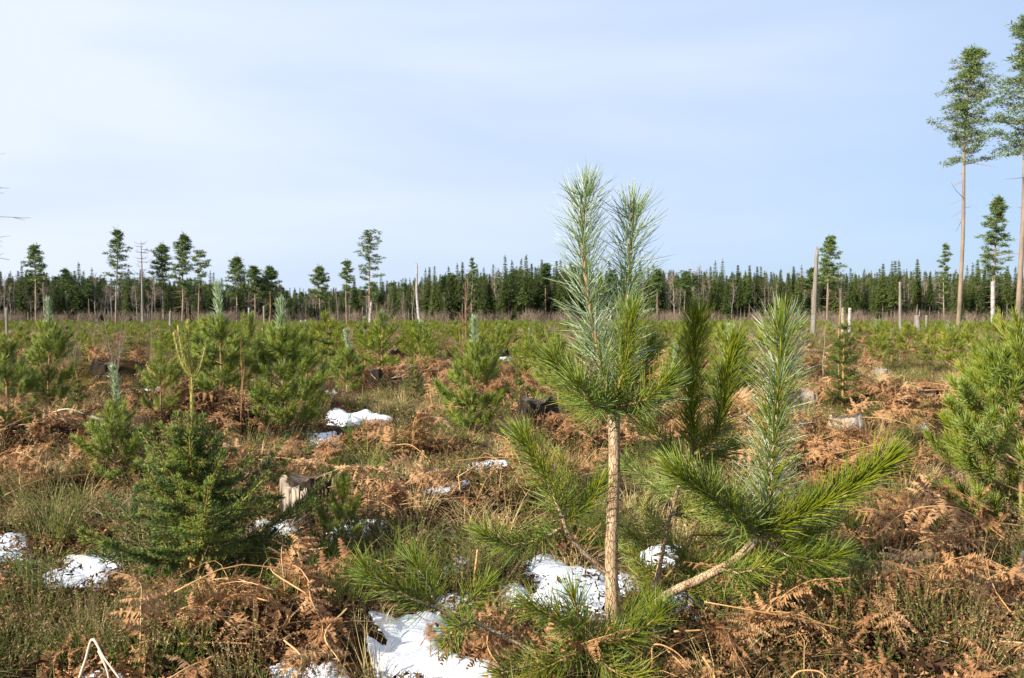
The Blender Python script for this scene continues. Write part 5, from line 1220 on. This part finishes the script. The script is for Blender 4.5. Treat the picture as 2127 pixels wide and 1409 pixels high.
# ------------------------------------------------------------------ stumps, log, dead wood
M_stdark = noisemat('charred_stump_bark', [(.006, .005, .004), (.025, .018, .013), (.075, .052, .036)], 9, 7, .95, .9, (1, 1, .25))
M_stcut = noisemat('weathered_cut_top', [(.025, .02, .014), (.08, .06, .04), (.20, .16, .115)], 14, 7, .9, .7)
M_stpale = noisemat('torn_pale_wood', [(.07, .05, .035), (.38, .31, .24), (.60, .53, .44)], 22, 7, .8, .8, (1, 1, .12))
def stump(px, pyb, wpx, hpx, lab, seed, bark=None, cutm=None, torn=None, sk=1.0):
    g = np.random.default_rng(seed); x, y, z = gxy(px, pyb); R = wpx / 2 / F * y; h = hpx / F * y; ro = empty('tree_stump', (x, y + R, z)); tag(ro, lab, 'stump')
    k = 40; th = np.arange(k) * 2 * math.pi / k; rows = []; lev = 12; lob = g.random(7) * 6.28
    prof = 1 + .07 * np.sin(3 * th + lob[0]) + .05 * np.sin(5 * th + lob[1]) + .035 * np.sin(11 * th + lob[2]); rootp = np.clip(np.sin(4 * th + lob[3]) + .3 * np.sin(7 * th + lob[4]), 0, 2)
    rimj = .05 * R * g.normal(0, 1, k); rn = .03 * g.normal(0, 1, k)
    for i_ in range(lev):
        t_ = i_ / (lev - 1); fl = .14 * (1 - t_) ** 2 * (1 + 1.3 * rootp) if True else 0; rr = R * .86 * (prof + fl + .018 * g.normal(0, 1, k) + rn + .03 * np.sin(17 * th + lob[5] + t_) - .10 * t_ ** 3)
        zz_ = np.full(k, -.06 + (h + .06) * t_) + (.10 * R * np.sin(2 * th + lob[6]) + .03 * R * np.sin(5 * th + lob[0]) + rimj) * t_
        rows.append(np.stack([rr * np.cos(th), rr * np.sin(th), zz_], 1))
    V = np.array(rows).reshape(-1, 3); i = np.arange(lev - 1)[:, None] * k; j = np.arange(k)[None]; j2 = (j + 1) % k
    b_ = MB(); b_.add(V, np.stack([i + j, i + j2, i + k + j2, i + k + j], -1).reshape(-1, 4)); b_.build('bark', [bark or M_stdark], ro, True)
    c = MB(); rim = rows[-1]; cen = rim.mean(0) + [0, 0, -.02 * R]; ringsV = [rim * [.985, .985, 1]]
    for f in (.75, .5, .25): q = cen + (rim - cen) * f; q[:, 2] += g.normal(0, .02 * R, k) - .03 * R; ringsV.append(q)
    ringsV.append(cen[None]); V = np.vstack(ringsV); Q = []; T_ = []
    for a in range(3): Q += [[a * k + q, a * k + (q + 1) % k, (a + 1) * k + (q + 1) % k, (a + 1) * k + q] for q in range(k)]
    T_ = [[3 * k + q, 3 * k + (q + 1) % k, 4 * k] for q in range(k)]; c.add(V, Q, T_); c.build('cut_top', [cutm or M_stcut], ro)
    if torn:
        for k_, (a, a2, z0, z1, off) in enumerate(torn):
            s_ = MB(); n = 5; tt = np.linspace(math.radians(a), math.radians(a2), n); lo_ = []; up_ = []
            for q, t2 in enumerate(tt):
                jag0 = z0 + g.normal(0, .10); jag1 = z1 + g.normal(0, .03)
                for tgt, zv, ro_ in ((lo_, jag0, 1.02), (up_, jag1, 1.0)): tgt.append([math.cos(t2) * R * .93 * (ro_ + off + .05 * g.random()), math.sin(t2) * R * .93 * (ro_ + off + .05 * g.random()), h * zv])
            inn = [[v[0] * .8, v[1] * .8, v[2]] for v in up_]; inl = [[v[0] * .8, v[1] * .8, v[2]] for v in lo_]
            V = np.array(lo_ + up_ + inn + inl); Q = [[q, q + 1, n + q + 1, n + q] for q in range(n - 1)] + [[n + q, n + q + 1, 2 * n + q + 1, 2 * n + q] for q in range(n - 1)] + [[3 * n + q, 3 * n + q + 1, q + 1, q] for q in range(n - 1)]
            Q += [[0, n, 2 * n, 3 * n], [n - 1, 4 * n - 1, 3 * n - 1, 2 * n - 1]]
            s_.add(V, Q); s_.build('torn_wood', [M_stpale], ro)
    return ro
stump(628, 1098, 108, 98, 'torn dark stump with pale splintered wood on its left, behind the near spruce', 801, torn=[(178 + 9.5 * k_, 178 + 9.5 * k_ + (9, 12, 8, 11)[k_ % 4], (.55, .42, .6, .5, .35, .48, .62, .40, .52, .58, .66)[k_], (.97, 1.0, .93, .88, .80, .84, .72, .82, .86, .78, .84)[k_], (.12, .09, .13, .08, .05, .07, .03, .06, .04, .02, .03)[k_]) for k_ in range(11)])
stump(1118, 902, 100, 68, 'low black stump in shade between the yellow-green pine and main pine', 802)
stump(1768, 902, 78, 34, 'pale wide stump among bright bracken at right', 803, M_stpale, M_stcut)
stump(1690, 838, 44, 28, 'grey stump just right of the silver shoot, above the bracken heap', 804, M_snag, M_stcut)
stump(1835, 788, 44, 18, 'flat pale stump behind the yellow-leader spruce', 805, M_snag, M_stpale)
stump(2058, 775, 40, 24, 'pale stump left of the right-edge pine in the distance', 806, M_snag, M_stcut)
stump(1936, 830, 50, 20, 'low dark stump in pale grass at right', 807)
stump(805, 745, 50, 18, 'black low stump beyond the middle pines', 808)
stump(778, 805, 34, 36, 'black stump hidden in bracken above the long snow patch', 809)
stump(1035, 745, 46, 18, 'dark stump by a far snow scrap left of the twin leaders', 810)
stump(205, 790, 60, 34, 'dark stump half hidden under the brown mound at left', 811)
# charred log with snow behind it
M_log = noisemat('charred_log_bark', [(.008, .007, .006), (.03, .022, .018), (.08, .06, .045)], 8, 7, .9, .9, (.3, 1, 1))
xa, ya, za = gxy(700, 908); xb, yb, zb = gxy(905, 890); L_ = math.hypot(xb - xa, yb - ya); rl = .052
lo = MB(); P = spline([(0, 0, 0), ((xb - xa) * .5, (yb - ya) * .5, .03), (xb - xa, yb - ya, zb - za)], 24); tube(lo, P, np.linspace(rl, rl * .7, 24), 16, 0, .5, True, .09)
o = lo.build('fallen_log', [M_log], smooth=True, loc=(xa, ya, za + rl * .7)); tag(o, 'charred black fallen log in front of the long snow patch', 'log')
o = MB()
# pale torn root plate at the right edge
x, y, z = gxy(2125, 1262); ro = empty('fallen_branch', (x, y, z)); tag(ro, 'bleached split branch wood rising at the right edge', 'dead wood')
for k, (p0, p1, r_) in enumerate([((2085, 1262), (2150, 1160), .035), ((2080, 1275), (2160, 1205), .028), ((2100, 1290), (2190, 1240), .03), ((2060, 1258), (2120, 1215), .015)]):
    b_ = MB(); a = at(*p0, y) - np.array([x, y, z]); b = at(*p1, y - .08 + .05 * k) - np.array([x, y, z]); tube(b_, spline([a, (a + b) / 2 + rng.normal(0, .012, 3), b], 14), np.linspace(r_ * .55, r_ * 1.3, 14), 11, 0, .5, True, .16); b_.build('split_limb', [M_stpale], ro, True)
# bleached sticks at bottom left, and other dead sticks
def stick(pts, d, r, lab, mat=None, name='dead_stick', cat='stick', subs=0, r1=None):
    W = [at(px, py, d + dz_) for px, py, dz_ in pts]; o0 = W[0]; b_ = MB(); Q = spline([w_ - o0 for w_ in W], 20); tube(b_, Q, np.linspace(r, r1 or r * .5, 20), 7, 0, .6, True, .08)
    for k in range(subs):
        i_ = int(rng.integers(4, 18)); e = Q[i_] + nrm(Q[i_] - Q[i_ - 2] + rng.normal(0, .4, 3) * np.linalg.norm(Q[i_] - Q[i_ - 2])) * .14; tube(b_, np.array([Q[i_], (Q[i_] + e) / 2, e]), [r * .45, r * .35, r * .15], 4, 0, .6, False)
    o = b_.build(name, [mat or M_dstick], smooth=True, loc=tuple(o0)); tag(o, label=lab, cat=cat); return o
M_pstick = leafmat('bleached_stalk', [(.50, .40, .28), (.66, .56, .43)], .6, .3, 0, .3)
stick([(165, 1409, -.0), (178, 1370, 0), (192, 1328, 0), (215, 1365, -.03), (252, 1415, -.06)], 2.5, .0048, 'pale bleached bent stalk peaked at the bottom left corner', M_pstick, 'bent_stalk', 'stalk')
stick([(205, 1352, 0), (222, 1392, -.02), (228, 1425, -.03)], 2.48, .004, 'short pale stalk hanging from the bent bleached one', M_pstick, 'bent_stalk', 'stalk')
stick([(178, 862, 0), (245, 885, 0), (310, 918, 0), (390, 945, 0)], 7.4, .014, 'grey dead branch sloping down behind the silvery slim pine', M_dstick, subs=5)
stick([(985, 1222, 0), (988, 1180, 0), (992, 1142, 0)], 3.45, .0055, 'upright orange stalk beside small snow lumps', M_brstalk, 'bracken_stalk', 'stalk', r1=.004)
stick([(1780, 1005, 0), (1755, 1030, 0), (1720, 1065, 0)], 4.2, .005, 'fine stick among the right-hand bracken', M_dstick, subs=3)
stick([(80, 870, 0), (140, 850, -.05), (200, 872, 0)], 8.2, .008, 'upper arching dead stem in the bracken pile at left', M_pstick)
stick([(60, 905, 0), (140, 868, -.05), (225, 905, 0)], 7.9, .008, 'lower arching dead stem in the bracken pile at left', M_pstick)
stick([(110, 935, 0), (160, 880, -.05), (250, 890, 0)], 7.7, .007, 'steeply arching dead stem in the bracken pile at left', M_pstick)
stick([(250, 1332, 0), (350, 1290, 0), (440, 1275, 0)], 2.8, .0035, 'straight tan stalk crossing the grass toward the foreground bracken heap', M_brstalk, 'bracken_stalk', 'stalk')
stick([(370, 1338, 0), (460, 1335, 0), (560, 1340, 0)], 2.72, .004, 'long horizontal tan stalk on the foreground bracken heap', M_brstalk, 'bracken_stalk', 'stalk')
stick([(1400, 1312, 0), (1470, 1310, .02), (1560, 1318, .05)], 2.75, .0035, 'horizontal tan stalk right of the low front spray', M_brstalk, 'bracken_stalk', 'stalk')
stick([(1355, 1385, 0), (1358, 1340, 0), (1400, 1352, -.02), (1440, 1392, -.04)], 2.55, .003, 'bent tan stalk below the low front spray', M_brstalk, 'bracken_stalk', 'stalk')
stick([(1640, 1415, 0), (1660, 1395, 0), (1700, 1395, -.02), (1722, 1415, -.04)], 2.4, .0035, 'arched tan stalk at the bottom edge right of centre', M_brstalk, 'bracken_stalk', 'stalk')
stick([(1880, 1100, 0), (1960, 1108, 0), (2060, 1088, 0), (2120, 1092, 0)], 3.6, .004, 'long tan stalk above the big bracken fronds at right', M_brstalk, 'bracken_stalk', 'stalk')
stick([(1560, 1140, .9), (1640, 1075, .9), (1730, 1040, .9)], 3.6, .003, 'thin pale stalk between the right shoots', M_pstick, 'bracken_stalk', 'stalk')

# ------------------------------------------------------------------ distinct bracken fronds
PIN_ME = [p_.mesh('pinna', [M_brack, M_brstalk]) for p_ in PINNAE]
def frond(px, py, d, L, az_, pitch, seed, lab, arch=.3, cr=.3, roll=0.):
    c = at(px, py, d); r = empty('bracken_frond', c); r.rotation_euler = (roll, pitch, az_); tag(r, lab, 'dead fern')
    P, plan = frond_plan(L, seed, arch, cr); b_ = MB(); tube(b_, P, np.linspace(.0032, .0009, 16), 5, 0, .6, False); b_.build('rachis', [M_brstalk], r)
    for k, M in plan: inst('pinna', PIN_ME[k], r, Matrix(M.tolist()))
FR = [(2085, 1118, 3.5, .50, 3.0, -.05, 'broad rusty fern frond arching left below the right-edge pine'), (1900, 1130, 3.5, .36, 0.2, .12, 'rusty fern frond pointing right below the right-edge pine'),
      (2000, 1155, 3.45, .42, -1.9, .35, 'fern frond hanging toward the viewer under the arching one'), (1890, 1300, 2.75, .36, .35, .25, 'thick orange-brown curled fern frond in the right foreground'),
      (1950, 1280, 2.8, .34, -1.2, .55, 'orange-brown frond drooping beside the thick curled one'), (2040, 1330, 2.7, .34, -.3, .35, 'fern frond at the lower right corner'),
      (1470, 1318, 2.75, .30, -.7, .7, 'fern frond hanging from the tan stalk right of the front spray'), (1560, 1322, 2.8, .34, -.9, .6, 'brown frond drooping left of the heather at the bottom right'),
      (1640, 1335, 2.8, .30, -.5, .7, 'dark brown frond hanging beside the heather at the bottom right'), (1020, 1290, 2.72, .28, -1.4, .9, 'tan fern frond hanging under the long low left branch'),
      (1060, 1330, 2.65, .26, -1.0, .8, 'tan fern frond right of the hanging one under the low branch'), (1110, 1350, 2.6, .24, -1.8, .9, 'small tan frond near the bottom under the front spray'),
      (640, 1210, 2.95, .32, -1.6, .6, 'curled frond on top of the foreground bracken heap'), (720, 1265, 2.85, .30, -1.4, .8, 'frond drooping at the right end of the foreground heap'),
      (560, 1250, 2.85, .34, 2.6, .3, 'frond pointing left on the foreground heap'), (480, 1300, 2.75, .34, 2.9, .2, 'frond spreading left at the lower side of the heap'),
      (590, 1330, 2.65, .3, -1.0, .5, 'frond lying at the front of the foreground heap'), (440, 1365, 2.5, .3, -2.4, .3, 'frond at the bottom edge left of the heap'),
      (210, 960, 5.9, .5, -1.3, .5, 'orange frond hanging left of the silvery slim pine'), (150, 950, 6.0, .45, -1.9, .5, 'orange frond beside the hanging one at left'),
      (455, 850, 7.3, .6, -1.2, .5, 'long orange frond down the front of the mound behind the spruce'), (400, 860, 7.3, .55, -1.8, .5, 'frond down the left of the mound behind the spruce'),
      (510, 870, 7.3, .5, -.6, .6, 'frond curling off the right side of the mound behind the spruce'), (1730, 950, 5.3, .45, -1.0, .5, 'orange frond in the heap below the pale wide stump'),
      (1690, 930, 5.6, .45, -1.9, .4, 'orange frond left in the heap below the pale wide stump'), (690, 1070, 4.3, .3, -.5, .4, 'small tan frond right of the torn stump foot'),
      (1380, 1345, 2.62, .22, -1.1, .8, 'tiny tan frond below the bent stalk'), (1460, 1365, 2.55, .22, -1.5, .8, 'tiny tan frond at the bottom edge right of the front spray')]
for k, (px, py, d, L, az_, pi_, lab) in enumerate(FR): frond(px, py, d, L, az_, pi_, 900 + k, lab, arch=.18 + .25 * rng.random(), cr=.18 + .35 * rng.random())
